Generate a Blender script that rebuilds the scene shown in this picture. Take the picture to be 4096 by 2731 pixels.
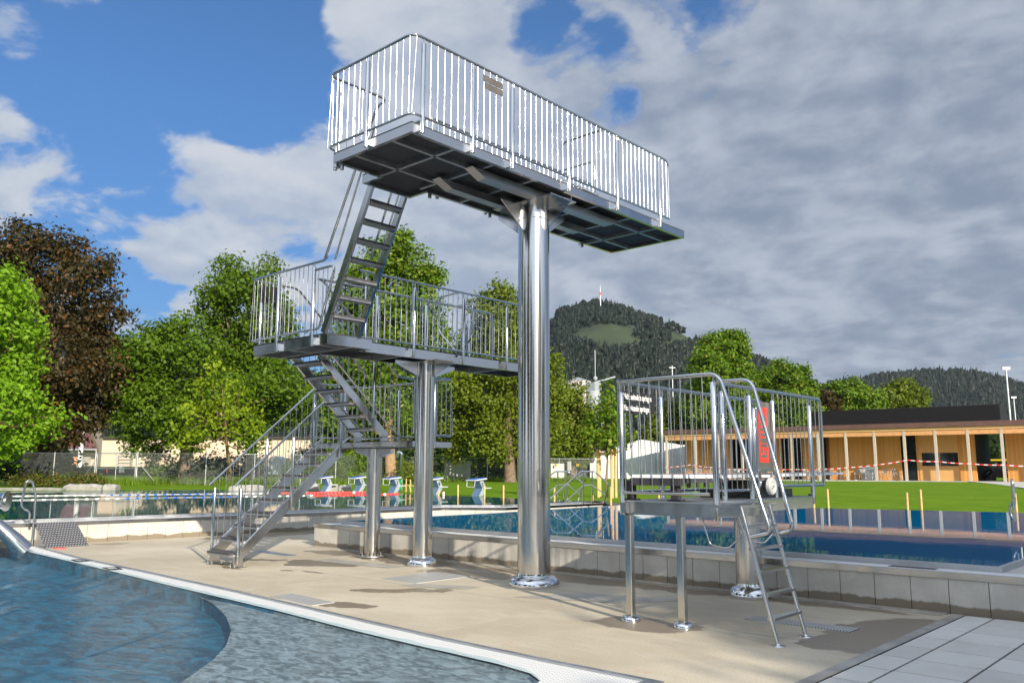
import bpy, bmesh, math, random
import numpy as np
from mathutils import Vector, Matrix
for _o in list(bpy.data.objects): bpy.data.objects.remove(_o)
S = bpy.context.scene
COL = S.collection
R = math.radians
random.seed(7)
RNG = np.random.default_rng(7)

# ------------------------------------------------------------------ camera
CAM = np.array([0.0, 0.0, 1.51])
PITCH, YAW, ROLL, FPX = R(8.70), R(42.22), R(0.171), 3354.995     # FPX: focal length for a 4096 px wide picture
_fw = np.array([-math.sin(YAW)*math.cos(PITCH), math.cos(YAW)*math.cos(PITCH), math.sin(PITCH)])
_r0 = np.array([math.cos(YAW), math.sin(YAW), 0.0]); _u0 = np.cross(_r0, _fw)
_rt = _r0*math.cos(ROLL)+_u0*math.sin(ROLL); _up = -_r0*math.sin(ROLL)+_u0*math.cos(ROLL)
cd = bpy.data.cameras.new('camera'); cam = bpy.data.objects.new('camera', cd); COL.objects.link(cam)
cam.matrix_world = Matrix(((_rt[0], _up[0], -_fw[0], CAM[0]), (_rt[1], _up[1], -_fw[1], CAM[1]), (_rt[2], _up[2], -_fw[2], CAM[2]), (0, 0, 0, 1)))
cd.sensor_width = 36.0; cd.lens = FPX/4096*36; cd.clip_start = 0.05; cd.clip_end = 20000
S.camera = cam

def ray(px, py): return _fw+_rt*(px-2048)/FPX-_up*(py-1365.5)/FPX
def atz(px, py, z):
    d = ray(px, py); return CAM+d*((z-CAM[2])/d[2])
def atd(px, py, depth): return CAM+ray(px, py)*depth
def atD(px, py, D):
    d = ray(px, py); return CAM+d*(D/math.hypot(d[0], d[1]))
def onplane(px, py, P, n):
    d = ray(px, py); n = np.array(n); return CAM+d*(((np.array(P)-CAM)@n)/(d@n))
def topx(P):
    d = np.atleast_2d(P)-CAM; z = d@_fw
    return np.stack([2048+FPX*(d@_rt)/z, 1365.5-FPX*(d@_up)/z], 1)

# ------------------------------------------------------------------ light, sky
SUN_AZ, SUN_EL = 111.5, 22.0                 # azimuth from +Y towards +X
sd = bpy.data.lights.new('sun', 'SUN'); sun = bpy.data.objects.new('sun', sd); COL.objects.link(sun)
sd.energy = 3.6; sd.angle = R(0.53); sd.color = (1.0, 0.90, 0.74)
sv = Vector((math.sin(R(SUN_AZ))*math.cos(R(SUN_EL)), math.cos(R(SUN_AZ))*math.cos(R(SUN_EL)), math.sin(R(SUN_EL))))
sun.rotation_euler = sv.to_track_quat('Z', 'Y').to_euler(); sun.location = (20, -8, 15)
S.view_settings.view_transform = 'Standard'; S.view_settings.look = 'None'
S.view_settings.exposure = 1.08; S.view_settings.gamma = 1.0
S.view_settings.use_curve_mapping = False
try:
    S.cycles.max_bounces = 8; S.cycles.transparent_max_bounces = 12; S.cycles.sample_clamp_indirect = 4.0
except Exception: pass

class NT:
    """tiny helper around a node tree"""
    def __init__(s, tree): s.t = tree; s.n = tree.nodes; s.l = tree.links
    def set(s, sock, v):
        if isinstance(v, bpy.types.NodeSocket): s.l.new(v, sock)
        elif isinstance(v, (int, float)) and hasattr(sock.default_value, '__len__'):
            sock.default_value = (v, v, v, 1)[:len(sock.default_value)]
        elif isinstance(v, (tuple, list)) and hasattr(sock.default_value, '__len__') and len(v) == 3 and len(sock.default_value) == 4:
            sock.default_value = (*v, 1)
        else: sock.default_value = v
    def node(s, ty, props=None, **ins):
        nd = s.n.new(ty)
        for k, v in (props or {}).items(): setattr(nd, k, v)
        for k, v in ins.items():
            key = int(k[1:]) if k[0] == 'i' and k[1:].isdigit() else k.replace('_', ' ')
            s.set(nd.inputs[key], v)
        return nd
    def math(s, op, a, b=0.0, clamp=False):
        nd = s.n.new('ShaderNodeMath'); nd.operation = op; nd.use_clamp = clamp
        s.set(nd.inputs[0], a); s.set(nd.inputs[1], b); return nd.outputs[0]
    def vmath(s, op, a, b=(0, 0, 0), out=0):
        nd = s.n.new('ShaderNodeVectorMath'); nd.operation = op
        s.set(nd.inputs[0], a); s.set(nd.inputs[1], b); return nd.outputs[out]
    def mix(s, f, a, b, mode='MIX'):
        nd = s.n.new('ShaderNodeMix'); nd.data_type = 'RGBA'; nd.blend_type = mode
        s.set(nd.inputs[0], f); s.set(nd.inputs[6], a); s.set(nd.inputs[7], b); return nd.outputs[2]
    def ramp(s, f, lo, hi, a=0.0, b=1.0, smooth=True):
        nd = s.n.new('ShaderNodeMapRange'); nd.interpolation_type = 'SMOOTHSTEP' if smooth else 'LINEAR'
        for i, v in enumerate((f, lo, hi, a, b)): s.set(nd.inputs[i], v)
        return nd.outputs[0]
    def noise(s, vec, scale, detail=4, rough=0.5, dist=0.0, out=0):
        nd = s.n.new('ShaderNodeTexNoise'); s.l.new(vec, nd.inputs['Vector'])
        nd.inputs['Scale'].default_value = scale; nd.inputs['Detail'].default_value = detail
        nd.inputs['Roughness'].default_value = rough; nd.inputs['Distortion'].default_value = dist
        return nd.outputs[out]

SKYTINT = (0.80, 0.98, 1.12)
W = bpy.data.worlds.new('World'); S.world = W; W.use_nodes = True
n = NT(W.node_tree); n.n.clear()
sky = n.n.new('ShaderNodeTexSky'); sky.sky_type = 'NISHITA'; sky.sun_disc = False
sky.sun_elevation = R(SUN_EL); sky.sun_rotation = R(SUN_AZ); sky.altitude = 500; sky.air_density = 1.0; sky.dust_density = 0.4; sky.ozone_density = 2.0
dirv = n.vmath('NORMALIZE', n.n.new('ShaderNodeTexCoord').outputs['Generated'])
sep = n.node('ShaderNodeSeparateXYZ', i0=dirv)
den = n.math('ADD', n.math('MULTIPLY', n.math('MAXIMUM', sep.outputs[2], 0.0), 0.72), 0.17)
inv = n.math('DIVIDE', 1.0, den)
SDX, SDY = math.sin(R(SUN_AZ))*0.075, math.cos(R(SUN_AZ))*0.075
pl = n.vmath('MULTIPLY', dirv, n.node('ShaderNodeCombineXYZ', i0=inv, i1=inv, i2=0.0).outputs[0])
big = n.noise(pl, 0.62, 3, 0.5, 0.2)
fine = n.noise(pl, 3.3, 10, 0.56, 0.2)
relief = n.math('SUBTRACT', n.noise(pl, 3.3, 7, 0.54, 0.2), n.noise(n.vmath('ADD', pl, (SDX, SDY, 0)), 3.3, 7, 0.54, 0.2))
cov = n.math('ADD', n.math('MULTIPLY', big, 0.50), n.math('MULTIPLY', fine, 1.35))
# where cloud banks and clear patches lie, as directions in the sky
BANKS = [(950, 500, 5, .14), (1180, 850, 6, .13), (760, 1130, 5, .13), (1800, 170, 6, .18), (1500, 180, 4, .12), (2560, 190, 3.5, .17), (40, 640, 3, .20), (250, 810, 2.5, .17), (620, 640, 4, .13), (100, 60, 2, .12), (460, 60, 2, .15), (1950, 620, 5, .10),
         (3000, 800, 14, .22), (3800, 900, 18, .26), (2500, 1050, 10, .22), (3700, 150, 10, .16), (1750, 900, 6, .15), (640, 1230, 5, .13), (2050, 1000, 8, .14), (2200, 480, 5, .10),
         (350, 300, 9, -.16), (520, 560, 3, -.12), (1060, 260, 4, -.34), (2300, 330, 3.5, -.34), (2720, 260, 4.5, -.34), (900, 60, 5, -.25), (480, 960, 4, -.14), (500, 1370, 4, -.10), (1430, 640, 2.5, -.10), (2950, 60, 3, -.12)]
for px, py, rd, amp in BANKS:
    d = ray(px, py); d = d/np.linalg.norm(d)
    dt = n.vmath('DOT_PRODUCT', dirv, tuple(float(x) for x in d), out=1)
    cov = n.math('ADD', cov, n.ramp(dt, math.cos(R(rd*1.7)), 1.0, 0.0, amp))
# unseen cloud overhead and behind the viewer, added for neutral fill light
cov = n.math('ADD', cov, n.ramp(sep.outputs[2], 0.58, 0.78, 0.0, 0.22))
cov = n.math('ADD', cov, n.ramp(n.vmath('DOT_PRODUCT', dirv, (float(_fw[0]), float(_fw[1]), 0.0), out=1), 0.45, 0.15, 0.0, 0.20))
mask = n.ramp(cov, 0.925, 1.10)
rightness = n.ramp(n.vmath('DOT_PRODUCT', dirv, (float(_r0[0]), float(_r0[1]), 0.0), out=1), -0.30, 0.30)
soft = n.noise(n.vmath('ADD', pl, (3.1, 1.7, 0)), 1.7, 8, 0.60, 0.6)
soft2 = n.noise(n.vmath('MULTIPLY', pl, (1, 1, 1)), 4.3, 6, 0.6, 0.5)
lit = n.ramp(n.math('ADD', n.math('ADD', n.math('MULTIPLY', soft, 0.62), n.math('MULTIPLY', soft2, 0.38)), n.math('MULTIPLY', relief, 0.62)), 0.33, 0.70)
edge = n.ramp(mask, 0.95, 0.35)
lit = n.math('MAXIMUM', lit, n.math('MULTIPLY', edge, 0.75))
cl = n.mix(lit, (2.9, 3.45, 4.35), (4.6, 4.85, 5.25)); cr = n.mix(lit, (1.75, 2.15, 2.85), (3.4, 3.75, 4.35))
ccol = n.mix(rightness, cl, cr)
rear_fill = n.ramp(n.vmath('DOT_PRODUCT', dirv, (float(_fw[0]), float(_fw[1]), 0.0), out=1), 0.30, -0.55, 1.0, 2.5)      # unseen clouds behind the viewer brightened, added fill for the shaded parts
ccol = n.vmath('SCALE', ccol); n.l.new(rear_fill, ccol.node.inputs[3])
skyc = n.mix(1.0, sky.outputs[0], n.mix(n.ramp(sep.outputs[2], 0.0, 0.50), (0.24, 0.38, 0.56), (0.43, 0.72, 1.0)), 'MULTIPLY')
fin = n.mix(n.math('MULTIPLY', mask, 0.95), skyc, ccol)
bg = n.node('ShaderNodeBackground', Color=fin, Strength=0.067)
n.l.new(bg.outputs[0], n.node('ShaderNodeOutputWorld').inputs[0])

# ------------------------------------------------------------------ materials
MATS = {}
def newmat(name):
    m = bpy.data.materials.new(name); m.use_nodes = True; t = NT(m.node_tree); t.n.clear()
    out = t.n.new('ShaderNodeOutputMaterial'); t.out = out; return m, t
def pbsdf(t, **ins):
    b = t.node('ShaderNodeBsdfPrincipled', **ins); t.l.new(b.outputs[0], t.out.inputs[0]); return b
def objco(t): return t.n.new('ShaderNodeTexCoord').outputs['Object']
def wpos(t): return t.n.new('ShaderNodeNewGeometry').outputs['Position']
def bump(t, h, strength=0.3, dist=0.01):
    return t.node('ShaderNodeBump', Height=h, Strength=strength, Distance=dist).outputs[0]
def plain(name, col, rough=0.6, metal=0.0, var=0.12, scale=8.0, bumps=0.0, spec=0.5):
    m, t = newmat(name); p = wpos(t)
    nz = t.noise(p, scale, 5, 0.6)
    c = t.mix(t.ramp(nz, 0.3, 0.7), tuple(x*(1-var) for x in col), tuple(min(1, x*(1+var)) for x in col))
    b = pbsdf(t, Base_Color=c, Roughness=t.ramp(nz, 0.2, 0.8, max(0.03, rough-0.06), min(1, rough+0.06)), Metallic=metal)
    b.inputs['Specular IOR Level'].default_value = spec
    if bumps: t.l.new(bump(t, t.noise(p, scale*6, 4, 0.6), bumps), b.inputs['Normal'])
    MATS[name] = m; return m
def steel(name, col=(0.66, 0.655, 0.64), rough=0.2, streak=None, aniso=0.0):
    m, t = newmat(name); p = wpos(t)
    sc = streak or (6, 6, 6)
    mp = t.vmath('MULTIPLY', p, sc)
    nz = t.noise(mp, 1.0, 5, 0.6)
    sm = t.noise(p, 3.0, 3, 0.5)
    c = t.mix(sm, tuple(x*0.90 for x in col), tuple(min(1, x*1.06) for x in col))
    b = pbsdf(t, Base_Color=c, Metallic=1.0, Roughness=t.ramp(nz, 0.25, 0.75, rough*0.75, rough*1.3))
    if streak: t.l.new(bump(t, nz, 0.03, 0.003), b.inputs['Normal'])
    MATS[name] = m; return m
steel('steel_tube', (0.60, 0.60, 0.59), rough=0.085)
steel('steel_sheet', (0.55, 0.55, 0.55), 0.16)
steel('steel_column', (0.62, 0.60, 0.57), 0.15, (60, 60, 0.4))
steel('steel_polished', (0.72, 0.72, 0.72), 0.13)
steel('steel_bar', (0.55, 0.55, 0.55), 0.22)
steel('steel_dull', (0.50, 0.51, 0.53), 0.42)
steel('galvanised', (0.55, 0.57, 0.58), 0.45)
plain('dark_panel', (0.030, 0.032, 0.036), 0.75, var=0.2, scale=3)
plain('rubber', (0.035, 0.035, 0.04), 0.85, bumps=0.3, scale=30)
plain('tread_rubber', (0.055, 0.052, 0.056), 0.85, bumps=0.3, scale=30)
plain('black_plate', (0.02, 0.02, 0.02), 0.45)
plain('brown_plate', (0.10, 0.09, 0.08), 0.45)
plain('copper_dark', (0.008, 0.006, 0.0055), 0.55, var=0.2, scale=2)
plain('sign_grey', (0.09, 0.085, 0.08), 0.35)
plain('red_paint', (0.75, 0.03, 0.012), 0.4, var=0.04)
plain('white_paint', (0.68, 0.68, 0.67), 0.45, var=0.03)
plain('block_white', (0.46, 0.47, 0.48), 0.5, var=0.06)
plain('white_plastic', (0.78, 0.77, 0.70), 0.35, var=0.04)
plain('board_top', (0.52, 0.36, 0.36), 0.7, var=0.08)
plain('board_white', (0.80, 0.80, 0.82), 0.4, var=0.03)
plain('blue_paint', (0.02, 0.13, 0.55), 0.4, var=0.06)
plain('slate_blue_paint', (0.10, 0.17, 0.28), 0.4, var=0.06)  # greyer blue of the starting block front plates
plain('grey_blue_paint', (0.30, 0.33, 0.37), 0.4, var=0.06)
plain('yellow_plastic', (0.75, 0.50, 0.02), 0.5)
plain('green_plastic', (0.02, 0.42, 0.10), 0.5)
plain('larch', (0.64, 0.36, 0.13), 0.75, var=0.05, scale=2)
plain('stake_wood', (0.62, 0.38, 0.16), 0.8, var=0.12, scale=9)
plain('grey_wood', (0.45, 0.39, 0.32), 0.85, var=0.18, scale=12)
plain('orange_wood', (0.60, 0.30, 0.12), 0.7, var=0.12, scale=4)
plain('copper_fascia', (0.12, 0.06, 0.048), 0.5, var=0.15, scale=1.5)
plain('dark_glass', (0.010, 0.014, 0.016), 0.05, var=0.1)
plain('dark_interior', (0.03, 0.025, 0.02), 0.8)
plain('tent_fabric', (0.62, 0.63, 0.63), 0.65, var=0.06, scale=1.2)
plain('banner', (0.50, 0.50, 0.47), 0.7, var=0.08, scale=1.0)
plain('beige_wall', (0.55, 0.43, 0.32), 0.8, var=0.04, scale=0.6)
plain('red_roof', (0.16, 0.06, 0.055), 0.6, var=0.12, scale=0.8)
plain('grey_roof', (0.25, 0.27, 0.30), 0.5, var=0.12)
plain('silo_pink', (0.52, 0.42, 0.46), 0.5, var=0.05)
plain('silo_white', (0.30, 0.32, 0.34), 0.5, var=0.05)
plain('bark', (0.17, 0.12, 0.08), 0.95, var=0.4, scale=5, bumps=0.8)
plain('bark_pale', (0.30, 0.20, 0.11), 0.95, var=0.25, scale=6, bumps=0.6)
plain('stone', (0.30, 0.29, 0.27), 0.9, var=0.25, scale=3, bumps=0.7)
plain('gravel', (0.20, 0.20, 0.20), 0.95, var=0.25, scale=2)
plain('car_paint', (0.010, 0.010, 0.012), 0.18)
plain('silver_paint', (0.30, 0.31, 0.34), 0.25)
plain('white_tarp', (0.42, 0.52, 0.60), 0.6, var=0.05)
plain('terrace', (0.46, 0.44, 0.40), 0.85, var=0.1, scale=2)

def wood_boards():
    m, t = newmat('wood_boards'); p = wpos(t)
    s = t.node('ShaderNodeSeparateXYZ', i0=p)
    u = t.math('ADD', t.math('MULTIPLY', s.outputs[0], FAC_E[0]), t.math('MULTIPLY', s.outputs[1], FAC_E[1]))
    wv = t.math('FRACT', t.math('MULTIPLY', u, 6.5))
    gap = t.ramp(t.math('ABSOLUTE', t.math('SUBTRACT', wv, 0.5)), 0.43, 0.5)
    cell = t.math('FLOOR', t.math('MULTIPLY', u, 6.5))
    rn = t.node('ShaderNodeTexWhiteNoise', {'noise_dimensions': '1D'}, W=cell).outputs[0]
    st = t.noise(t.vmath('MULTIPLY', p, (9, 9, 0.8)), 1.0, 4, 0.6)
    c = t.mix(rn, (0.66, 0.30, 0.065), (0.80, 0.41, 0.11)); c = t.mix(t.math('MULTIPLY', st, 0.35), c, (0.34, 0.15, 0.04)); c = t.mix(t.math('MULTIPLY', gap, 0.55), c, (0.10, 0.05, 0.02))
    pbsdf(t, Base_Color=c, Roughness=0.72); MATS['wood_boards'] = m
FAC_E = (0.75, 0.66)

def concrete_deck():
    m, t = newmat('deck_concrete'); p = wpos(t)
    big_ = t.noise(p, 0.55, 5, 0.6, 0.4); med = t.noise(p, 2.6, 6, 0.65, 0.3); fin_ = t.noise(p, 46, 3, 0.7)
    c = t.mix(t.ramp(big_, 0.3, 0.72), (0.40, 0.345, 0.252), (0.535, 0.475, 0.365))
    c = t.mix(t.math('MULTIPLY', t.ramp(med, 0.5, 0.75), 0.35), c, (0.40, 0.36, 0.29))
    c = t.mix(t.math('MULTIPLY', t.ramp(fin_, 0.50, 0.68), 0.42), c, (0.24, 0.19, 0.13))
    brush = t.noise(t.vmath('MULTIPLY', p, (0.9, 5.0, 1.0)), 1.0, 5, 0.65, 0.6)
    c = t.mix(t.math('MULTIPLY', t.ramp(brush, 0.50, 0.72), 0.38), c, (0.55, 0.505, 0.42))
    # rust blooms
    for x, y, r in ((-5.2, 5.72, .16), (-3.75, 5.62, .12), (-6.4, 5.9, .1), (-3.9, 7.85, .22)):
        d = t.vmath('DISTANCE', p, (x, y, 0), out=1)
        f = t.math('MULTIPLY', t.ramp(d, r, 0.0), t.ramp(t.noise(p, 22, 4, 0.7), 0.45, 0.7))
        c = t.mix(t.math('MULTIPLY', f, 0.8), c, (0.50, 0.22, 0.09))
    # puddles that have soaked in: x, y, radius x, radius y, turn
    warp = t.vmath('SCALE', t.vmath('SUBTRACT', t.noise(p, 1.7, 4, 0.55, out=1), (0.5, 0.5, 0.5)), (0, 0, 0))
    warp.node.inputs[3].default_value = 0.85
    pw = t.vmath('ADD', p, warp)
    wet = None
    for x, y, rx, ry, a in ((-2.98, 8.35, .42, 1.15, -.05), (-4.85, 7.32, .62, .34, .15), (-8.35, 7.25, .62, .16, .75), (-7.95, 5.98, .42, .2, .6), (-9.0, 8.95, .9, .32, .0),
                            (-7.6, 9.62, 2.2, .34, 0), (-10.9, 9.6, 1.6, .42, 0), (-11.75, 8.25, .75, .42, .2), (-12.9, 7.95, .42, .16, .6), (-13.0, 9.55, .7, .4, .2), (-5.0, 9.8, 1.9, .22, 0),
                            (-10.8, 7.55, .3, .07, .3), (-12.2, 7.02, .3, .13, 0), (-17.75, 7.5, .25, .35, 0), (-17.6, 11.5, .5, 2.2, 0), (-11.3, 7.35, .14, .06, .3)):
        q = t.vmath('SUBTRACT', pw, (x, y, 0))
        ca, sa = math.cos(a), math.sin(a)
        u = t.math('DIVIDE', t.vmath('DOT_PRODUCT', q, (ca, sa, 0), out=1), rx); v = t.math('DIVIDE', t.vmath('DOT_PRODUCT', q, (-sa, ca, 0), out=1), ry)
        dd = t.math('ADD', t.math('MULTIPLY', u, u), t.math('MULTIPLY', v, v))
        f = t.ramp(dd, 1.06, 0.90)
        wet = f if wet is None else t.math('MAXIMUM', wet, f)
    c = t.mix(t.math('MULTIPLY', wet, 0.94), c, (0.190, 0.148, 0.098))
    b = pbsdf(t, Base_Color=c, Roughness=t.ramp(wet, 0, 1, 0.85, 0.42))
    t.l.new(bump(t, t.math('ADD', fin_, t.math('MULTIPLY', med, 2.0)), 0.22, 0.006), b.inputs['Normal'])
    MATS['deck_concrete'] = m
concrete_deck()

def wall_blocks():
    m, t = newmat('wall_block'); p = wpos(t)
    s = t.node('ShaderNodeSeparateXYZ', i0=p)
    g = t.noise(p, 90, 3, 0.7); md = t.noise(p, 3.0, 5, 0.6)
    c = t.mix(t.ramp(md, 0.3, 0.7), (0.44, 0.415, 0.365), (0.54, 0.515, 0.455)); c = t.mix(t.math('MULTIPLY', t.ramp(g, 0.5, 0.7), 0.3), c, (0.24, 0.22, 0.18))
    edge = t.noise(t.vmath('MULTIPLY', p, (3.4, 3.4, 0.0)), 1.0, 4, 0.6)
    wet = t.ramp(t.math('SUBTRACT', s.outputs[2], t.math('MULTIPLY', edge, 0.16)), 0.03, 0.0)
    c = t.mix(t.math('MULTIPLY', wet, 0.85), c, (0.15, 0.115, 0.07))
    drip = t.math('MULTIPLY', t.ramp(t.noise(t.vmath('MULTIPLY', p, (26, 26, 1.6)), 1.0, 3, 0.6), 0.66, 0.74), t.ramp(t.noise(p, 1.3, 2, 0.5), 0.5, 0.62))
    c = t.mix(t.math('MULTIPLY', drip, 0.6), c, (0.62, 0.62, 0.60))
    b = pbsdf(t, Base_Color=c, Roughness=0.9); t.l.new(bump(t, g, 0.35, 0.004), b.inputs['Normal']); MATS['wall_block'] = m
wall_blocks()

def paver():
    m, t = newmat('paver'); p = wpos(t)
    g = t.noise(p, 120, 3, 0.7); md = t.noise(p, 1.6, 5, 0.6, 0.4)
    isl = t.n.new('ShaderNodeNewGeometry').outputs['Random Per Island']
    c = t.mix(isl, (0.50, 0.485, 0.45), (0.60, 0.585, 0.55)); c = t.mix(t.math('MULTIPLY', t.ramp(md, 0.45, 0.75), 0.5), c, (0.44, 0.42, 0.38))
    c = t.mix(t.math('MULTIPLY', t.ramp(g, 0.5, 0.7), 0.2), c, (0.2, 0.19, 0.17))
    b = pbsdf(t, Base_Color=c, Roughness=0.88); t.l.new(bump(t, g, 0.3, 0.003), b.inputs['Normal']); MATS['paver'] = m
paver()
plain('joint_dirt', (0.035, 0.030, 0.022), 0.95, var=0.3, scale=6)
plain('gutter_concrete', (0.30, 0.29, 0.265), 0.7, var=0.25, scale=2.5, bumps=0.2)
plain('patch_concrete', (0.34, 0.32, 0.28), 0.6, var=0.15, scale=3, bumps=0.2)

def grate(name, ax, pitch, col, dark):
    m, t = newmat(name); p = wpos(t); s = t.node('ShaderNodeSeparateXYZ', i0=p)
    u = t.math('FRACT', t.math('DIVIDE', s.outputs[ax], pitch)); v = t.math('FRACT', t.math('DIVIDE', s.outputs[1-ax], pitch*2.2))
    sl = t.math('MULTIPLY', t.ramp(t.math('ABSOLUTE', t.math('SUBTRACT', u, 0.5)), 0.26, 0.34), t.ramp(t.math('ABSOLUTE', t.math('SUBTRACT', v, 0.5)), 0.45, 0.38))
    c = t.mix(sl, col, dark); b = pbsdf(t, Base_Color=c, Roughness=0.55)
    t.l.new(bump(t, t.math('SUBTRACT', 1.0, sl), 0.6, 0.006), b.inputs['Normal']); MATS[name] = m
grate('grate_white', 0, 0.026, (0.80, 0.80, 0.78), (0.38, 0.38, 0.38))
grate('grate_white_y', 1, 0.026, (0.80, 0.80, 0.78), (0.38, 0.38, 0.38))
grate('grate_steel', 0, 0.030, (0.46, 0.46, 0.45), (0.05, 0.05, 0.05))

def chequer():
    m, t = newmat('chequer_plate'); uv = objco(t)
    s = t.node('ShaderNodeSeparateXYZ', i0=uv)
    a = t.math('MULTIPLY', s.outputs[1], 19.0); b_ = t.math('MULTIPLY', s.outputs[2], 26.0)
    row = t.math('FLOOR', b_); off = t.math('MULTIPLY', t.math('MODULO', row, 2.0), 0.5)
    fu = t.math('SUBTRACT', t.math('FRACT', t.math('ADD', a, off)), 0.5); fv = t.math('SUBTRACT', t.math('FRACT', b_), 0.5)
    d = t.math('ADD', t.math('MULTIPLY', t.math('ABSOLUTE', fu), 1.6), t.math('MULTIPLY', t.math('ABSOLUTE', fv), 1.7))
    k = t.ramp(d, 0.62, 0.48)
    c = t.mix(k, (0.16, 0.16, 0.17), (0.62, 0.60, 0.55))
    bb = pbsdf(t, Base_Color=c, Roughness=0.42, Metallic=0.75); t.l.new(bump(t, k, 0.8, 0.01), bb.inputs['Normal']); MATS['chequer_plate'] = m
chequer()

def far_water(name, col, wave, refl):
    m, t = newmat(name); p = wpos(t)
    a = t.noise(t.vmath('MULTIPLY', p, (1.0, 1.0, 1.0)), 1.6, 3, 0.5, 0.4); b2 = t.noise(p, 7.0, 3, 0.55)
    h = t.math('ADD', t.math('MULTIPLY', a, 1.0), t.math('MULTIPLY', b2, 0.16))
    nm = bump(t, h, wave, 0.02)
    df = t.node('ShaderNodeBsdfDiffuse', Color=col); gl = t.node('ShaderNodeBsdfGlossy', Color=(1, 1, 1), Roughness=0.015, Normal=nm)
    mx = t.node('ShaderNodeMixShader', i0=t.math('MULTIPLY', t.node('ShaderNodeFresnel', IOR=1.333, Normal=nm).outputs[0], refl)); t.l.new(df.outputs[0], mx.inputs[1]); t.l.new(gl.outputs[0], mx.inputs[2])
    t.l.new(mx.outputs[0], t.out.inputs[0]); MATS[name] = m
far_water('water_dive', (0.0, 0.115, 0.26), 0.035, 0.74)
far_water('water_lap', (0.0, 0.060, 0.075), 0.06, 0.62)

def near_water():
    m, t = newmat('water_near'); p = wpos(t)
    w = t.vmath('MULTIPLY', p, (0.75, 1.5, 1.0))
    a = t.noise(w, 1.6, 5, 0.6, 1.2); b2 = t.noise(w, 6.5, 5, 0.62, 1.0); c2 = t.noise(p, 24, 3, 0.6, 0.6)
    h = t.math('ADD', t.math('ADD', t.math('MULTIPLY', a, 1.0), t.math('MULTIPLY', b2, 0.42)), t.math('MULTIPLY', c2, 0.30))
    nm = bump(t, h, 0.95, 0.075)
    gl = t.node('ShaderNodeBsdfGlossy', Color=(1, 1, 1), Roughness=0.03, Normal=nm)
    tr = t.node('ShaderNodeBsdfTransparent', Color=(0.86, 0.95, 0.97))
    fr = t.node('ShaderNodeFresnel', IOR=1.16, Normal=nm)
    mx = t.n.new('ShaderNodeMixShader'); t.l.new(t.math('MULTIPLY', fr.outputs[0], 0.17), mx.inputs[0]); t.l.new(tr.outputs[0], mx.inputs[1]); t.l.new(gl.outputs[0], mx.inputs[2])
    t.l.new(mx.outputs[0], t.out.inputs[0]); MATS['water_near'] = m
near_water()
def pool_floor(name, c1, c2, sc):
    m, t = newmat(name); p = wpos(t)
    z_ = t.noise(t.vmath('MULTIPLY', p, (0.8, 1.6, 1)), sc, 5, 0.6, 1.3)  # stretched two-tone noise paints the water's ripple refraction into the floor colour
    pbsdf(t, Base_Color=t.mix(t.ramp(z_, 0.36, 0.66), c1, c2), Roughness=0.6); MATS[name] = m
pool_floor('pool_deep', (0.0, 0.036, 0.070), (0.004, 0.120, 0.200), 3.2)
pool_floor('pool_ledge', (0.10, 0.115, 0.125), (0.32, 0.35, 0.375), 6.5)

def lawn_mat():
    m, t = newmat('lawn_grass'); p = wpos(t)
    a = t.noise(p, 0.9, 6, 0.65, 0.5); b2 = t.noise(p, 9, 5, 0.7)
    c = t.mix(t.ramp(a, 0.3, 0.7), (0.088, 0.175, 0.008), (0.150, 0.240, 0.014)); c = t.mix(t.math('MULTIPLY', t.ramp(b2, 0.45, 0.7), 0.6), c, (0.066, 0.140, 0.004))
    b = pbsdf(t, Base_Color=c, Roughness=0.95); b.inputs['Specular IOR Level'].default_value = 0.05; t.l.new(bump(t, b2, 0.6, 0.05), b.inputs['Normal']); MATS['lawn_grass'] = m
lawn_mat()

def leafmat(name, c1, c2, trans=0.24, alt=None):
    c1 = tuple(x*.66 for x in c1); c2 = tuple(x*.66 for x in c2)
    m, t = newmat(name)
    isl = t.n.new('ShaderNodeNewGeometry').outputs['Random Per Island']
    cl = t.noise(wpos(t), 0.45, 3, 0.6)
    c = t.mix(t.math('MULTIPLY', t.math('ADD', isl, cl), 0.5), c1, c2)
    if alt: c = t.mix(t.ramp(isl, 0.90, 0.93), c, alt)
    df = t.node('ShaderNodeBsdfPrincipled', Base_Color=c, Roughness=0.55); df.inputs['Specular IOR Level'].default_value = 0.25
    tl = t.node('ShaderNodeBsdfTranslucent', Color=t.mix(1.0, c, (1.25, 1.35, 0.7), 'MULTIPLY'))
    mx = t.node('ShaderNodeMixShader', i0=trans); t.l.new(df.outputs[0], mx.inputs[1]); t.l.new(tl.outputs[0], mx.inputs[2])
    t.l.new(mx.outputs[0], t.out.inputs[0]); MATS[name] = m
leafmat('leaf_linden', (0.058, 0.142, 0.004), (0.225, 0.365, 0.010), alt=(0.20, 0.22, 0.02))
leafmat('leaf_green', (0.046, 0.118, 0.004), (0.180, 0.295, 0.009))
leafmat('leaf_maple', (0.13, 0.29, 0.008), (0.34, 0.58, 0.025), 0.35)
leafmat('leaf_copper', (0.028, 0.023, 0.007), (0.100, 0.076, 0.018), 0.2, alt=(0.13, 0.055, 0.015))
leafmat('leaf_young', (0.17, 0.28, 0.008), (0.42, 0.52, 0.02), 0.4)
leafmat('leaf_olive', (0.088, 0.150, 0.007), (0.265, 0.325, 0.022))
leafmat('leaf_dark', (0.014, 0.040, 0.006), (0.050, 0.095, 0.012))
leafmat('leaf_dry', (0.10, 0.075, 0.018), (0.19, 0.15, 0.04))
leafmat('leaf_hedge', (0.07, 0.11, 0.010), (0.19, 0.20, 0.03), alt=(0.18, 0.09, 0.03))
leafmat('forest_leaf', (0.0036, 0.0115, 0.0054), (0.0080, 0.0195, 0.0075), 0.05)  # leaf colours darkened to carry the cloud shade over the hills
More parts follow.
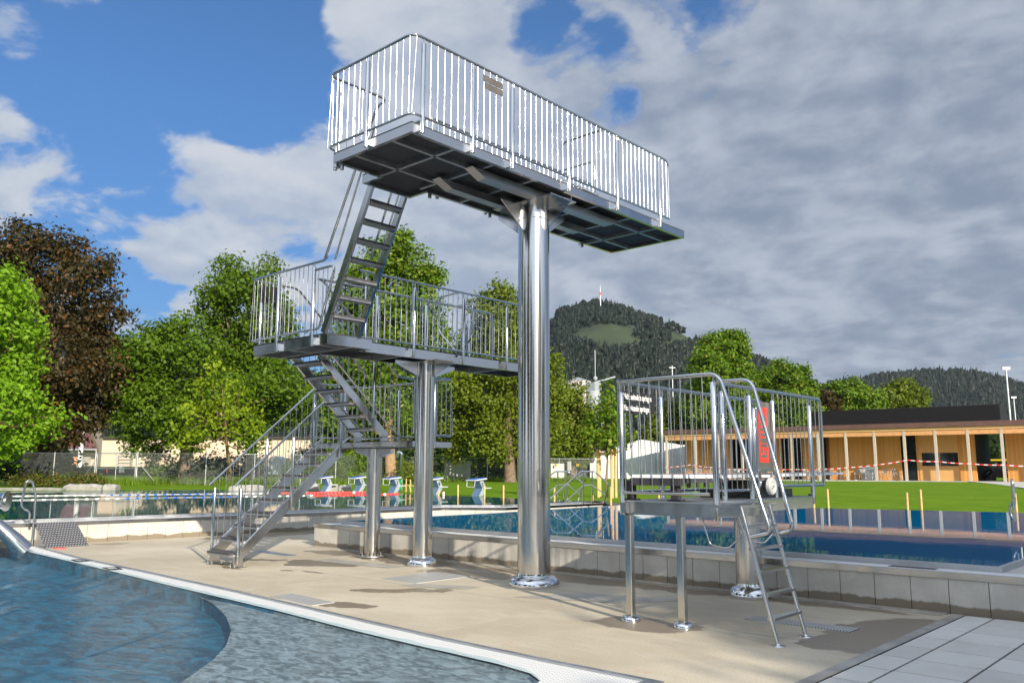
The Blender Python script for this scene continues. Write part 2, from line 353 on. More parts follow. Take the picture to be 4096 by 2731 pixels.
plain('hill_meadow', (0.026, 0.042, 0.012), 0.95, var=0.3, scale=0.02)  # meadow green with the cloud shade darkened into it
plain('hill_floor', (0.012, 0.024, 0.010), 0.95, var=0.3, scale=0.02)
plain('far_meadow', (0.11, 0.22, 0.035), 0.95, var=0.2, scale=0.02)

# ------------------------------------------------------------------ mesh helpers
ORG = {}
class MB:
    def __init__(s): s.v = []; s.f = []; s.sm = []
    def add(s, vs, fs, smooth=False):
        o = len(s.v); s.v += [tuple(map(float, p)) for p in vs]; s.f += [tuple(i+o for i in f) for f in fs]; s.sm += [smooth]*len(fs); return s
    def box(s, x0, x1, y0, y1, z0, z1):
        vs = [(x, y, z) for z in (z0, z1) for y in (y0, y1) for x in (x0, x1)]
        return s.add(vs, [(0, 2, 3, 1), (4, 5, 7, 6), (0, 1, 5, 4), (2, 6, 7, 3), (0, 4, 6, 2), (1, 3, 7, 5)])
    def beam(s, p0, p1, w, h, up=(0, 0, 1)):
        p0 = Vector(p0); p1 = Vector(p1); d = (p1-p0).normalized(); u = Vector(up); sd_ = d.cross(u).normalized(); u = sd_.cross(d).normalized()
        vs = []
        for p in (p0, p1):
            for a, b in ((-1, -1), (1, -1), (1, 1), (-1, 1)): vs.append(p+sd_*(a*w/2)+u*(b*h/2))
        return s.add(vs, [(3, 2, 1, 0), (4, 5, 6, 7), (0, 1, 5, 4), (1, 2, 6, 5), (2, 3, 7, 6), (3, 0, 4, 7)])
    def prism(s, poly, z0, z1):
        k = len(poly); vs = [(p[0], p[1], z0) for p in poly]+[(p[0], p[1], z1) for p in poly]
        return s.add(vs, [tuple(range(k-1, -1, -1)), tuple(range(k, 2*k))]+[(i, (i+1) % k, k+(i+1) % k, k+i) for i in range(k)])
    def extrude(s, poly, vec):
        k = len(poly); vs = [Vector(p) for p in poly]; vs += [p+Vector(vec) for p in vs]
        return s.add(vs, [tuple(range(k-1, -1, -1)), tuple(range(k, 2*k))]+[(i, (i+1) % k, k+(i+1) % k, k+i) for i in range(k)])
    def face(s, pts): return s.add(pts, [tuple(range(len(pts)))])
    def tube(s, pts, r, k=8, caps=True, radii=None):
        P = [Vector(p) for p in pts]; m = len(P); vs = []; prev = None
        for i in range(m):
            d = (P[min(i+1, m-1)]-P[max(i-1, 0)]).normalized()
            if prev is None:
                a = Vector((0, 0, 1)) if abs(d.z) < 0.9 else Vector((1, 0, 0)); u = (a-d*a.dot(d)).normalized()
            else: u = (prev-d*prev.dot(d)).normalized()
            prev = u; w = d.cross(u); rr = radii[i] if radii else r
            for j in range(k):
                t = 2*math.pi*j/k; vs.append(P[i]+u*(rr*math.cos(t))+w*(rr*math.sin(t)))
        fs = [(i*k+j, i*k+(j+1) % k, (i+1)*k+(j+1) % k, (i+1)*k+j) for i in range(m-1) for j in range(k)]
        s.add(vs, fs, True)
        if caps: s.add(vs[:k][::-1], [tuple(range(k))]); s.add(vs[-k:], [tuple(range(k))])
        return s
    def lathe(s, c, prof, k=32, smooth=True):
        vs = []; m = len(prof)
        for r, z in prof:
            for j in range(k):
                t = 2*math.pi*j/k; vs.append((c[0]+r*math.cos(t), c[1]+r*math.sin(t), c[2]+z))
        fs = [(i*k+j, i*k+(j+1) % k, (i+1)*k+(j+1) % k, (i+1)*k+j) for i in range(m-1) for j in range(k)]
        s.add(vs, fs, smooth); s.add(vs[:k][::-1], [tuple(range(k))]); s.add(vs[-k:], [tuple(range(k))])
        return s
    def build(s, name, mat, parent=None, loc=None, bevel=0.0, mats=None):
        org = np.array(ORG[parent.name] if parent else (loc if loc is not None else (0, 0, 0)), float)
        me = bpy.data.meshes.new(name)
        vv = np.array(s.v)-org
        me.from_pydata([tuple(p) for p in vv], [], s.f)
        me.polygons.foreach_set('use_smooth', s.sm)
        me.materials.append(MATS[mat])
        if bevel:
            bm = bmesh.new(); bm.from_mesh(me); bmesh.ops.remove_doubles(bm, verts=bm.verts, dist=1e-5)
            eds = [e for e in bm.edges if len(e.link_faces) == 2 and e.calc_face_angle(0) > 0.6]
            bmesh.ops.bevel(bm, geom=eds, offset=bevel, segments=1, affect='EDGES', clamp_overlap=True); bm.to_mesh(me); bm.free()
        me.update()
        o = bpy.data.objects.new(name, me); COL.objects.link(o)
        if parent: o.parent = parent
        elif loc is not None: o.location = loc
        ORG[o.name] = tuple(org); return o
def thing(name, label, cat, loc=(0, 0, 0), group=None):
    o = bpy.data.objects.new(name, None); COL.objects.link(o); o.location = [float(x) for x in loc]; o.empty_display_size = 0.3
    ORG[o.name] = tuple(map(float, loc)); return tag(o, label, cat, group)
def tag(o, label, cat, group=None, kind=None):
    o['label'] = label; o['category'] = cat
    if group: o['group'] = group
    if kind: o['kind'] = kind
    return o
def struct(o): o['kind'] = 'structure'; return o
def dup(root, loc, label=None, group=None, rotz=None):
    r = root.copy(); COL.objects.link(r); r.location = [float(x) for x in loc]
    if rotz is not None: r.rotation_euler = (0, 0, rotz)
    if label: r['label'] = label
    if group: r['group'] = group
    for ch in list(root.children):
        c = ch.copy(); COL.objects.link(c); c.parent = r
        for g in list(ch.children):
            d = g.copy(); COL.objects.link(d); d.parent = c
    return r
def fillet(pts, r, seg=5):
    P = [Vector(p) for p in pts]; out = [P[0]]
    for i in range(1, len(P)-1):
        a = P[i-1]-P[i]; b = P[i+1]-P[i]; L = min(r, a.length*0.45, b.length*0.45)
        p0 = P[i]+a.normalized()*L; p1 = P[i]+b.normalized()*L
        for j in range(seg+1):
            t = j/seg; out.append(p0*(1-t)**2+P[i]*(2*t*(1-t))+p1*t*t)
    out.append(P[-1]); return out
def along(pts, step, start=0.0):
    out = []; acc = -start
    for a, b in zip(pts[:-1], pts[1:]):
        a = np.array(a, float); b = np.array(b, float); L = np.linalg.norm(b-a); t = -acc if acc < 0 else (step-acc % step) % step
        while t <= L+1e-6: out.append(a+(b-a)*(t/L)); t += step
        acc = acc+L
    return out
def textmesh(txt, size, M, mat, name, parent, depth=0.0015, bold=0.0, xs=1.0):
    cu = bpy.data.curves.new(name, 'FONT'); cu.body = txt; cu.size = size; cu.align_x = 'LEFT'; cu.extrude = depth; cu.offset = bold; cu.resolution_u = 3
    o = bpy.data.objects.new(name, cu); COL.objects.link(o); dg = bpy.context.evaluated_depsgraph_get(); dg.update()
    me = bpy.data.meshes.new_from_object(o.evaluated_get(dg)); bpy.data.objects.remove(o)
    M = M @ Matrix.Diagonal((xs, 1, 1, 1)); me.transform(M)
    org = ORG[parent.name]; me.transform(Matrix.Translation([-x for x in org]))
    me.materials.clear(); me.materials.append(MATS[mat]); me.name = name
    r = bpy.data.objects.new(name, me); COL.objects.link(r); r.parent = parent; ORG[r.name] = org; return r
def frame(origin, ex, ey):
    ex = Vector(ex).normalized(); ey = Vector(ey).normalized(); ez = ex.cross(ey)
    return Matrix(((ex.x, ey.x, ez.x, origin[0]), (ex.y, ey.y, ez.y, origin[1]), (ex.z, ey.z, ez.z, origin[2]), (0, 0, 0, 1)))
def npmesh(name, V, F, mat, parent=None, loc=None, smooth=False):
    """V (n,3), F (m,k) arrays"""
    org = np.array(ORG[parent.name] if parent else (loc if loc is not None else (0, 0, 0)), float)
    me = bpy.data.meshes.new(name); V = np.asarray(V, np.float32)-org.astype(np.float32); F = np.asarray(F, np.int32); k = F.shape[1]
    me.vertices.add(len(V)); me.vertices.foreach_set('co', V.ravel())
    me.loops.add(F.size); me.loops.foreach_set('vertex_index', F.ravel())
    me.polygons.add(len(F)); me.polygons.foreach_set('loop_start', np.arange(0, F.size, k, dtype=np.int32)); me.polygons.foreach_set('loop_total', np.full(len(F), k, np.int32))
    if smooth: me.polygons.foreach_set('use_smooth', np.ones(len(F), bool))
    me.update(calc_edges=True); me.materials.append(MATS[mat])
    o = bpy.data.objects.new(name, me); COL.objects.link(o)
    if parent: o.parent = parent
    elif loc is not None: o.location = [float(x) for x in loc]
    ORG[o.name] = tuple(org); return o
wood_boards()

# ------------------------------------------------------------------ setting: deck, pools, lawn
STRIP = [(-30, 7.5), (-24, 6.95), (-20, 6.42), (-15.54, 5.98), (-12.55, 5.86), (-9.85, 5.73), (-7.3, 5.56), (-5.7, 5.46), (-4.5, 5.425), (-3.56, 5.43)]
WEDGE = [(-30, 6.95), (-24, 6.35), (-19.15, 5.85), (-13.34, 5.56), (-10.8, 5.40), (-8.28, 5.27), (-6.7, 5.14), (-5.85, 5.10), (-4.76, 5.06), (-4.36, 5.0), (-4.16, 4.88), (-4.08, 4.70)]
struct(MB().face([(x, y, 0) for x, y in STRIP]+[(-3.45, -8, 0), (-2.64, -8, 0), (-2.64, 10.08, 0), (-14.45, 10.08, 0), (-14.45, 22, 0), (-30, 22, 0)]).build('pool_deck', 'deck_concrete'))
struct(MB().face([(-2.75, -8, .004), (-2.64, -8, .004), (-2.64, 10.08, .004), (-2.75, 10.08, .004)]).build('gutter_strip', 'gutter_concrete'))
mb = MB(); xs = [-2.63, -2.355]+[-1.845+0.51*i for i in range(22)]
for x0, x1 in zip(xs[:-1], xs[1:]):
    for j in range(36):
        y0 = 9.56-0.525*j; y1 = min(y0+0.525, 10.04)
        mb.box(x0+.010, x1-.010, y0+.013, y1-.013, -.05, .006)
struct(mb.build('paving', 'paver', bevel=0.003))
struct(MB().face([(-2.64, -9, -.004), (9, -9, -.004), (9, 10.06, -.004), (-2.64, 10.06, -.004)]).build('paving_bed', 'joint_dirt'))
# foreground pool: basin with a raised ledge, water lapping over its rim, white overflow grate
ARC = [(-9.9, 5.30)]+[tuple(atz(x, y, -.05)[:2]) for x, y in ((800, 2383), (860, 2420), (905, 2465), (925, 2520), (905, 2580), (850, 2640), (760, 2705), (640, 2780), (480, 2860))]
ARC += [(ARC[-1][0]+.3, ARC[-1][1]-.8), (ARC[-1][0]+.4, -8)]
struct(MB().face([(-30, -8, -.20), (-4.0, -8, -.20), (-4.0, 5.2, -.20), (-30, 8, -.20)]).build('pool_basin', 'pool_deep'))
led = MB(); poly = ARC+[(-4.04, -8), (-4.04, 4.72), (-4.14, 4.9), (-4.36, 5.02), (-4.76, 5.08), (-5.85, 5.12), (-6.7, 5.16), (-8.28, 5.29), (-9.4, 5.36)]
led.face([(x, y, -.048) for x, y in poly[::-1]]); MB().prism(poly, -.34, -.0525).build('ledge_side', 'pool_deep')['kind'] = 'structure'; struct(led.build('pool_ledge', 'pool_ledge'))
wall = MB()
for a, b in zip(WEDGE[:-1], WEDGE[1:]): wall.face([(a[0], a[1]+.02, -1.3), (b[0], b[1]+.02, -1.3), (b[0], b[1]+.02, -.02), (a[0], a[1]+.02, -.02)])
wall.face([(-4.06, 4.7, -1.3), (-4.06, -8, -1.3), (-4.06, -8, -.02), (-4.06, 4.7, -.02)]); struct(wall.build('pool_wall', 'pool_deep'))
w2 = MB()
for a, b in zip(WEDGE[5:-1], WEDGE[6:]): w2.face([(a[0], a[1]+.012, -.3), (b[0], b[1]+.012, -.3), (b[0], b[1]+.012, -.02), (a[0], a[1]+.012, -.02)])
struct(w2.build('pool_wall', 'pool_ledge'))
rim = WEDGE+[(-4.06, 4.2), (-4.05, 3), (-4.05, -8)]
def inset(pl, d):
    out = []; m = len(pl)
    for i, p in enumerate(pl):
        ns = []
        for a, b in ((i-1, i), (i, i+1)):
            if a >= 0 and b < m:
                t = np.array(pl[b], float)-np.array(pl[a], float); t /= np.linalg.norm(t)+1e-12; ns.append(np.array((t[1], -t[0])))
        q = ns[0] if len(ns) == 1 else (ns[0]+ns[1])/max(0.25, 1+ns[0]@ns[1])
        out.append(tuple(np.array(p, float)+q*d))
    return out
def resamp(pl, step):
    out = [np.array(pl[0])]
    for a, b in zip(pl[:-1], pl[1:]):
        a = np.array(a); b = np.array(b); m = max(1, int(np.linalg.norm(b-a)/step))
        out += [a+(b-a)*(i+1)/m for i in range(m)]
    return [tuple(p) for p in out]
rimf = resamp(rim, 0.12); rows = []
for d, z in ((-.015, -.012), (0, .012), (.03, .036), (.07, .048), (.14, .054)):
    ins = inset(rimf, d)
    rows.append([(p[0]+0.012*math.sin(9*p[0]+7*p[1])*(d < .05), p[1]+.012*math.sin(11*p[0]+3)*(d < .05), z+.004*math.sin(13*p[0]+9*p[1])) for p in ins])
wt = MB(); k = len(rimf); flat = [q for r_ in rows for q in r_]
wt.add(flat, [(i*k+j, i*k+j+1, (i+1)*k+j+1, (i+1)*k+j) for i in range(4) for j in range(k-1)], True)
wt.add([*rows[-1], (-30, -8, .054)], [tuple(range(k+1))], True)
struct(wt.build('water_shallow', 'water_near'))
sg = MB(); so = resamp(STRIP, 0.4); 
outer = inset(STRIP, 0.05); inner = [(x, y+.02) for x, y in WEDGE]
sg.face([(x, y, -.006) for x, y in outer]+[(-3.50, 5.38, -.006), (-3.50, -8, -.006), (-4.06, -8, -.006), (-4.06, 4.7, -.006)]+[(x, y, -.006) for x, y in inner[::-1]])
struct(sg.build('overflow_grate', 'grate_white'))
ed = MB(); ri = inset(STRIP, 0.055)
for i in range(len(STRIP)-1):
    a, b, c, d = STRIP[i], STRIP[i+1], ri[i+1], ri[i]
    ed.add([(*a, -.02), (*b, -.02), (*c, -.02), (*d, -.02), (*a, .012), (*b, .012), (*c, .012), (*d, .012)], [(4, 5, 6, 7), (0, 1, 5, 4), (2, 3, 7, 6)])
ed.box(-3.56, -3.44, -8, 5.43, -.02, .0125); struct(ed.build('pool_kerb', 'steel_dull'))

def blockwall(name, path, z0, z1, pitch, label, cat, side=1, thick=.12):
    """upright concrete blocks with open joints along a path; side=+1 body lies to the left of the walking direction"""
    m = MB(); core = MB()
    for a, b in zip(path[:-1], path[1:]):
        a = np.array(a, float); b = np.array(b, float); L = np.linalg.norm(b-a); t = (b-a)/L; nn = np.array((-t[1], t[0]))*side; kk = max(1, round(L/pitch))
        for i in range(kk):
            p0 = a+t*(L*i/kk+.004); p1 = a+t*(L*(i+1)/kk-.004)
            m.prism([p0, p1, p1+nn*thick, p0+nn*thick] if side > 0 else [p0, p0+nn*thick, p1+nn*thick, p1], z0, z1)
        core.prism([a+nn*.02, b+nn*.02, b+nn*(thick-.02), a+nn*(thick-.02)], z0, z1-.01)
    o = m.build(name, 'wall_block', loc=(*path[0], 0)); tag(o, label, cat); c = core.build('joint', 'joint_dirt', o); return o
blockwall('pool_surround_wall', [(-14.47, 20), (-14.47, 10.21)], -.02, .371, .39, 'short return of the diving pool block wall facing the lap pool', 'wall')
blockwall('pool_surround_wall', [(-14.47, 10.07), (-2.0, 10.07), (9, 10.07)], -.02, .371, .39, 'low wall of upright concrete blocks in front of the diving pool', 'wall')
LAPW = [(-19.2, -2), (-18.75, 4), (-18.4, 8.5), (-18.15, 12), (-18.02, 14), (-18.0, 17.0), (-16.66, 18.12), (-16.72, 20), (-16.84, 23.5)]
blockwall('lap_pool_wall', LAPW, -.02, .371, .40, 'low concrete block wall running along the side of the lap pool', 'wall')
def ribbon(path, offs, zs, mat, name, closed_ends=True):
    rows = [[(*p, z) for p in inset(path, -o_)] for o_, z in zip(offs, zs)]
    k = len(path); m = MB(); m.add([q for r_ in rows for q in r_], [(i*k+j, i*k+j+1, (i+1)*k+j+1, (i+1)*k+j) for i in range(len(rows)-1) for j in range(k-1)])
    return m.build(name, mat)
for nm, path in (('dive', [(-14.47, 20), (-14.47, 10.07), (9, 10.07)]), ('lap', LAPW)):
    # steel coping, white grate, raised rim (offset inward from the wall face)
    struct(ribbon(path, (-.012, -.012, .05, .05), (.366, .436, .436, .37), 'steel_sheet', 'coping'))
    struct(ribbon(path, (.05, .36), (.433, .433), 'grate_white' if nm == 'dive' else 'grate_white_y', 'overflow_grate'))
# dive pool rim, its corners measured in the photo
DIVE = [(-14.6, 20.3), (-14.1, 15), (-14.1, 10.45), (-2.33, 10.44), (-2.33, 27)]
struct(ribbon(DIVE, (0, 0, .055, .055), (.40, .492, .492, .30), 'steel_dull', 'pool_rim'))
LAPR = [(x, y) for x, y in inset(LAPW, -.37)]
struct(ribbon(LAPR, (0, 0, .055, .055), (.40, .492, .492, .30), 'steel_dull', 'pool_rim'))
struct(MB().face([(-2.33, 10.42, .431), (9, 10.42, .431), (9, 40, .431), (-2.33, 40, .431)]).build('terrace', 'terrace'))
struct(MB().face([(-14.09, 10.47, .484), (-2.35, 10.46, .484), (-2.35, 25.6, .484), (-4.94, 24.66, .484), (-7.68, 23.97, .484), (-9.73, 23.4, .484), (-12.36, 22.8, .484), (-14.05, 22.4, .484), (-14.8, 21.8, .484), (-14.6, 20.3, .484), (-14.09, 15, .484)]).build('water_diving_pool', 'water_dive'))
LAPFAR = [(-45, -3), (-43, 6), (-42.3, 12.5), (-41.9, 18.1), (-40.4, 21.2), (-38, 23.3), (-34, 24.4), (-30.3, 24.2), (-23.2, 23.55), (-18.2, 22.9), (-16.9, 23.3)]
struct(MB().face([(x, y, .486) for x, y in LAPFAR]+[(x, y, .486) for x, y in LAPR[::-1]]).build('water_lap_pool', 'water_lap'))
struct(MB().box(-50, 9, 9.5, 30, -3, -2.6).build('ground_fill', 'gravel'))
# lawn: from the far pool edges out to the hills
INN = [(-60, -40), (-47, -8), (-45, -3)]+LAPFAR[1:]+[(-16.2, 22.6), (-14.85, 21.8), (-14.05, 22.35), (-12.36, 22.75), (-9.73, 23.35), (-7.68, 23.92), (-4.94, 24.6), (-2.35, 25.5), (9, 30), (20, 34)]
def lawn_z(x, y):
    # rises gently towards the pavilion
    d = (x*0.35+y*0.94)-20.0
    return .478+0.098*float(np.clip(d/40.0, 0, 1)**1.1)*float(np.clip((x+34)/20, 0, 1))
V = []; F = []; NI = resamp(INN, 1.5); k = len(NI); LV = [0, .05, .12, .2, .35, .6, 1.0, 1.6, 2.5, 4, 6, 9, 13, 18, 25, 34, 46, 65, 95, 140, 220, 400]
for li in LV:
    for p in NI:
        d = np.array(p); c0 = np.array((-14.0, 0.0)); u = (d-c0)/np.linalg.norm(d-c0); q = d+u*li
        V.append((q[0], q[1], (.478 if li < .2 else lawn_z(*q)+min(1, li)*.012*math.sin(q[0]*.7)*math.sin(q[1]*.6))))
for i in range(len(LV)-1):
    for j in range(k-1): F.append((i*k+j, (i+1)*k+j, (i+1)*k+j+1, i*k+j+1))
struct(npmesh('lawn', V, [f[::-1] for f in F], 'lawn_grass', smooth=True))
lip = MB()
for a, b in zip(NI[:-1], NI[1:]): lip.face([(*a, .40), (*b, .40), (*b, .4785), (*a, .4785)])
struct(lip.build('lawn_edge', 'stone'))
struct(MB().face([(-9000, -9000, -3.2), (9000, -9000, -3.2), (9000, 9000, -3.2), (-9000, 9000, -3.2)]).build('ground', 'hill_floor'))
# cover plates and drains let into the deck
def plate(name, pts, mat, label, cat, z=.006):
    c = np.mean(np.array(pts), 0); return tag(MB().prism(pts, -.01, z).build(name, mat, loc=(c[0], c[1], 0)), label, cat)
plate('access_cover', [(-9.5, 7.75), (-8.75, 7.75), (-8.75, 8.80), (-9.5, 8.80)], 'grate_steel', 'pale ribbed cover plate flush with the deck by the tallest column', 'cover plate')
plate('access_cover', [(-14.3, 8.6), (-13.1, 8.56), (-13.1, 8.78), (-14.3, 8.86)], 'steel_dull', 'narrow plain metal cover plate in the deck behind the lowest stair', 'cover plate')
plate('drain_grate', [(-9.15, 5.76), (-8.2, 5.72), (-8.2, 6.02), (-9.15, 6.08)], 'grate_steel', 'dark meshed drain grate beside the kerb of the foreground pool', 'drain')
plate('drain_grate', [(-4.24, 8.24), (-3.18, 8.28), (-3.18, 8.54), (-4.24, 8.50)], 'grate_steel', 'long slotted drain grate at the foot of the springboard ladder', 'drain')
for i, pts in enumerate(([(-8.74, 7.45), (-7.9, 7.8), (-7.9, 8.1), (-8.74, 7.74)], [(-12.2, 8.45), (-10.4, 8.62), (-10.4, 9.0), (-12.2, 8.85)], [(-7.0, 7.75), (-5.7, 8.25), (-5.3, 9.0), (-6.6, 8.6)])):
    struct(MB().face([(x, y, .003) for x, y in pts]).build('deck_patch', 'patch_concrete'))
for q in ((-14.0, -2.66, 7.585, 7.591), (-9.905, -9.899, 5.9, 9.85), (-6.105, -6.099, 5.6, 9.85)): struct(MB().box(*q, -.01, .0022).build('deck_joint', 'gutter_concrete'))
struct(MB().box(-14.4, -2.8, 9.86, 9.90, -.01, .004).build('drain_slot', 'gutter_concrete'))
struct(MB().box(-14.4, -2.8, 9.985, 10.055, -.01, .014).build('wall_foot', 'patch_concrete'))
# marker tiles on the grates
def marker(px, py, mat, what, label):
    p = atz(px, py, 0); t = thing('marker_tile', label, 'marker tile', (p[0], p[1], 0))
    ex = np.array((.985, -.17, 0)); ey = np.array((.17, .985, 0)); c = np.array((p[0], p[1], 0))
    q = [c+ex*a+ey*b for a, b in ((-.2, -.1), (.2, -.1), (.2, .1), (-.2, .1))]
    MB().prism([x[:2] for x in q], -.005, .004).build('tile', mat, t)
    if what: textmesh(what, .15, frame(c-ex*.15-ey*.055+np.array((0, 0, .0045)), ex, ey), 'white_paint', 'lettering', t, .0006, .003)
    else:
        m = MB(); cc = c+np.array((0, 0, 0)); m.prism([(cc+ex*a+ey*b)[:2] for a, b in ((-.02, -.07), (.02, -.07), (.03, .02), (-.03, .02))], .0045, .0055)
        m.lathe(cc+ey*.05, [(.025, .0045), (.025, .0055)], 12); m.build('figure', 'white_paint', t)
    return t
marker(237, 2192, 'red_paint', '', 'red tile with a white figure on the foreground pool rim')
marker(320, 2240, 'black_plate', '', 'black tile with a white figure on the foreground pool rim')
marker(450, 2272, 'black_plate', '135', 'black tile with white depth numerals on the foreground pool rim')
t = thing('marker_tile', 'dark strip tile on the grate at the right end of the diving pool', 'marker tile', (-3.0, 10.3, .433)); MB().box(-3.45, -2.95, 10.22, 10.36, .43, .437).build('tile', 'black_plate', t)

# ------------------------------------------------------------------ diving tower
TOWER = thing('diving_tower', 'tall stainless steel diving tower with two railed platforms on round columns joined by three stairs', 'diving tower', (-10.2, 9.0, 0))
T = TOWER
def column(x, y, r, ztop, base, parent, gus=None, along_x=True):
    c = MB().lathe((x, y, 0), [(r, .0), (r, ztop)], 40).build('column', 'steel_column', parent)
    if base == 'dome':
        rb = r*1.55
        MB().lathe((x, y, 0), [(rb, 0), (rb, .028)]+[(r*1.03+(rb-r*1.03)*math.cos(a*math.pi/24), .03+.105*math.sin(a*math.pi/24)) for a in range(0, 13)]+[(r*1.015, .15), (r*1.003, .17)], 64).build('base_flange', 'steel_polished', c)
    elif base == 'bolted':
        b = MB().lathe((x, y, 0), [(r*1.85, .012), (r*1.85, .032)], 32)
        b.build('base_flange', 'steel_dull', c)
        m = MB()
        for i in range(10):
            a = 2*math.pi*i/10+.2; px, py = x+math.cos(a)*r*1.5, y+math.sin(a)*r*1.5
            m.lathe((px, py, .03), [(.024, 0), (.024, .028), (.012, .03), (.012, .075)], 6, False)
        m.build('anchor_bolt', 'brown_plate', c)
    # welded seam up the shaft and the flange ring near the head
    MB().lathe((x, y, ztop-.22), [(r+.012, 0), (r+.012, .012)], 40).build('collar', 'steel_sheet', c)
    if gus:
        reach, drop = gus
        m = MB()
        for dx, dy in ((1, 0), (-1, 0), (0, 1), (0, -1)):
            a = (x+dx*r*.98, y+dy*r*.98); b = (x+dx*(r+reach), y+dy*(r+reach)); w = (-dy*.006, dx*.006, 0)
            pl = [(a[0]-w[0], a[1]-w[1], ztop), (b[0]-w[0], b[1]-w[1], ztop), (b[0]-w[0], b[1]-w[1], ztop-.06), (a[0]-w[0], a[1]-w[1], ztop-drop)]
            m.extrude(pl, (w[0]*2, w[1]*2, 0))
        m.box(x-r-reach*.7, x+r+reach*.7, y-r-.06, y+r+.06, ztop, ztop+.014)
        m.build('gusset', 'steel_sheet', c)
    return c
C5 = (-7.458, 8.667); C3 = (-10.264, 9.2); C1 = (-11.92, 9.51)
column(*C5, .218, 5.19, 'dome', T, (.46, .40)); column(*C3, .152, 3.245, 'dome', T, (.5, .24)); column(*C1, .130, 1.865, 'bolted', T, (.30, .14))

def platform(name, outline, zb, zt, parent, ribs=(), panel='dark_panel', mat='rubber', w=.05):
    """rim of folded sheet, stiffening ribs below, dark panel between them and a rubber walking surface"""
    m = MB()
    k = len(outline); inn = []
    for i in range(k):
        a, p, b = np.array(outline[i-1], float), np.array(outline[i], float), np.array(outline[(i+1) % k], float)
        t1 = (p-a)/np.linalg.norm(p-a); t2 = (b-p)/np.linalg.norm(b-p); n1 = np.array((-t1[1], t1[0])); n2 = np.array((-t2[1], t2[0]))
        inn.append(tuple(p+(n1+n2)/max(.3, 1+n1@n2)*w))
    for i in range(k):
        j = (i+1) % k
        a, b, c, d = outline[i], outline[j], inn[j], inn[i]
        m.add([(*a, zb), (*b, zb), (*c, zb), (*d, zb), (*a, zt), (*b, zt), (*c, zt), (*d, zt)], [(3, 2, 1, 0), (4, 5, 6, 7), (0, 1, 5, 4), (2, 3, 7, 6)])
    pf = m.build(name, 'steel_sheet', parent)
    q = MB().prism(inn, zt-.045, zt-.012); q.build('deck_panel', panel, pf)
    MB().prism(outline, zt+.001, zt+.016).build('rubber_mat', mat, pf)
    if ribs:
        r = MB()
        for (x0, x1, y0, y1) in ribs: r.box(x0, x1, y0, y1, zb+.003, zt-.046)
        r.build('stiffening_rib', 'steel_dull', pf)
    return pf
rw = .022
ribs5 = [(-8.36, -6.98, y-rw, y+rw) for y in (6.64, 7.33, 8.10, 8.95, 9.55, 10.37, 11.10)]+[(x-rw, x+rw, 5.985, 11.82) for x in (-7.32, -8.02)]
OUT5 = [(-8.41, 5.93), (-6.93, 5.93), (-6.93, 11.87), (-8.41, 11.87), (-8.41, 7.49), (-8.76, 7.49), (-8.76, 6.65), (-8.41, 6.65)]
P5 = platform('platform', OUT5, 5.30, 5.41, T, ribs5)
for x in (-7.25, -7.86):
    MB().extrude([(x-.075, 7.16, 5.295), (x-.075, 10.34, 5.295), (x-.075, 10.16, 5.195), (x-.075, 7.40, 5.195)], (.15, 0, 0)).build('carrier_beam', 'steel_dull', P5)
for y in (6.02, 7.5, 8.7, 10.95): MB().lathe((-8.35, y, 5.22), [(.025, 0), (.025, .08)], 10).build('drain_stub', 'steel_dull', P5)
OUT3 = [(-11.74, 6.92), (-9.81, 6.92), (-9.81, 7.72), (-10.04, 7.72), (-10.04, 11.80), (-10.84, 11.80), (-10.84, 7.56), (-11.74, 7.56)]
ribs3 = [(-11.69, -9.86, 7.40-rw, 7.40+rw)]+[(-10.79, -10.09, y-rw, y+rw) for y in (8.55, 9.75, 10.85)]+[(x-rw, x+rw, 6.97, 7.38) for x in (-10.05, -10.85)]
P3 = platform('platform', OUT3, 3.265, 3.41, T, ribs3)
OUT1 = [(-12.90, 9.06), (-10.52, 9.06), (-10.52, 10.06), (-12.90, 10.06)]
P1 = platform('landing', OUT1, 1.885, 1.975, T, [(x-rw, x+rw, 9.11, 10.01) for x in (-12.2, -11.4)])

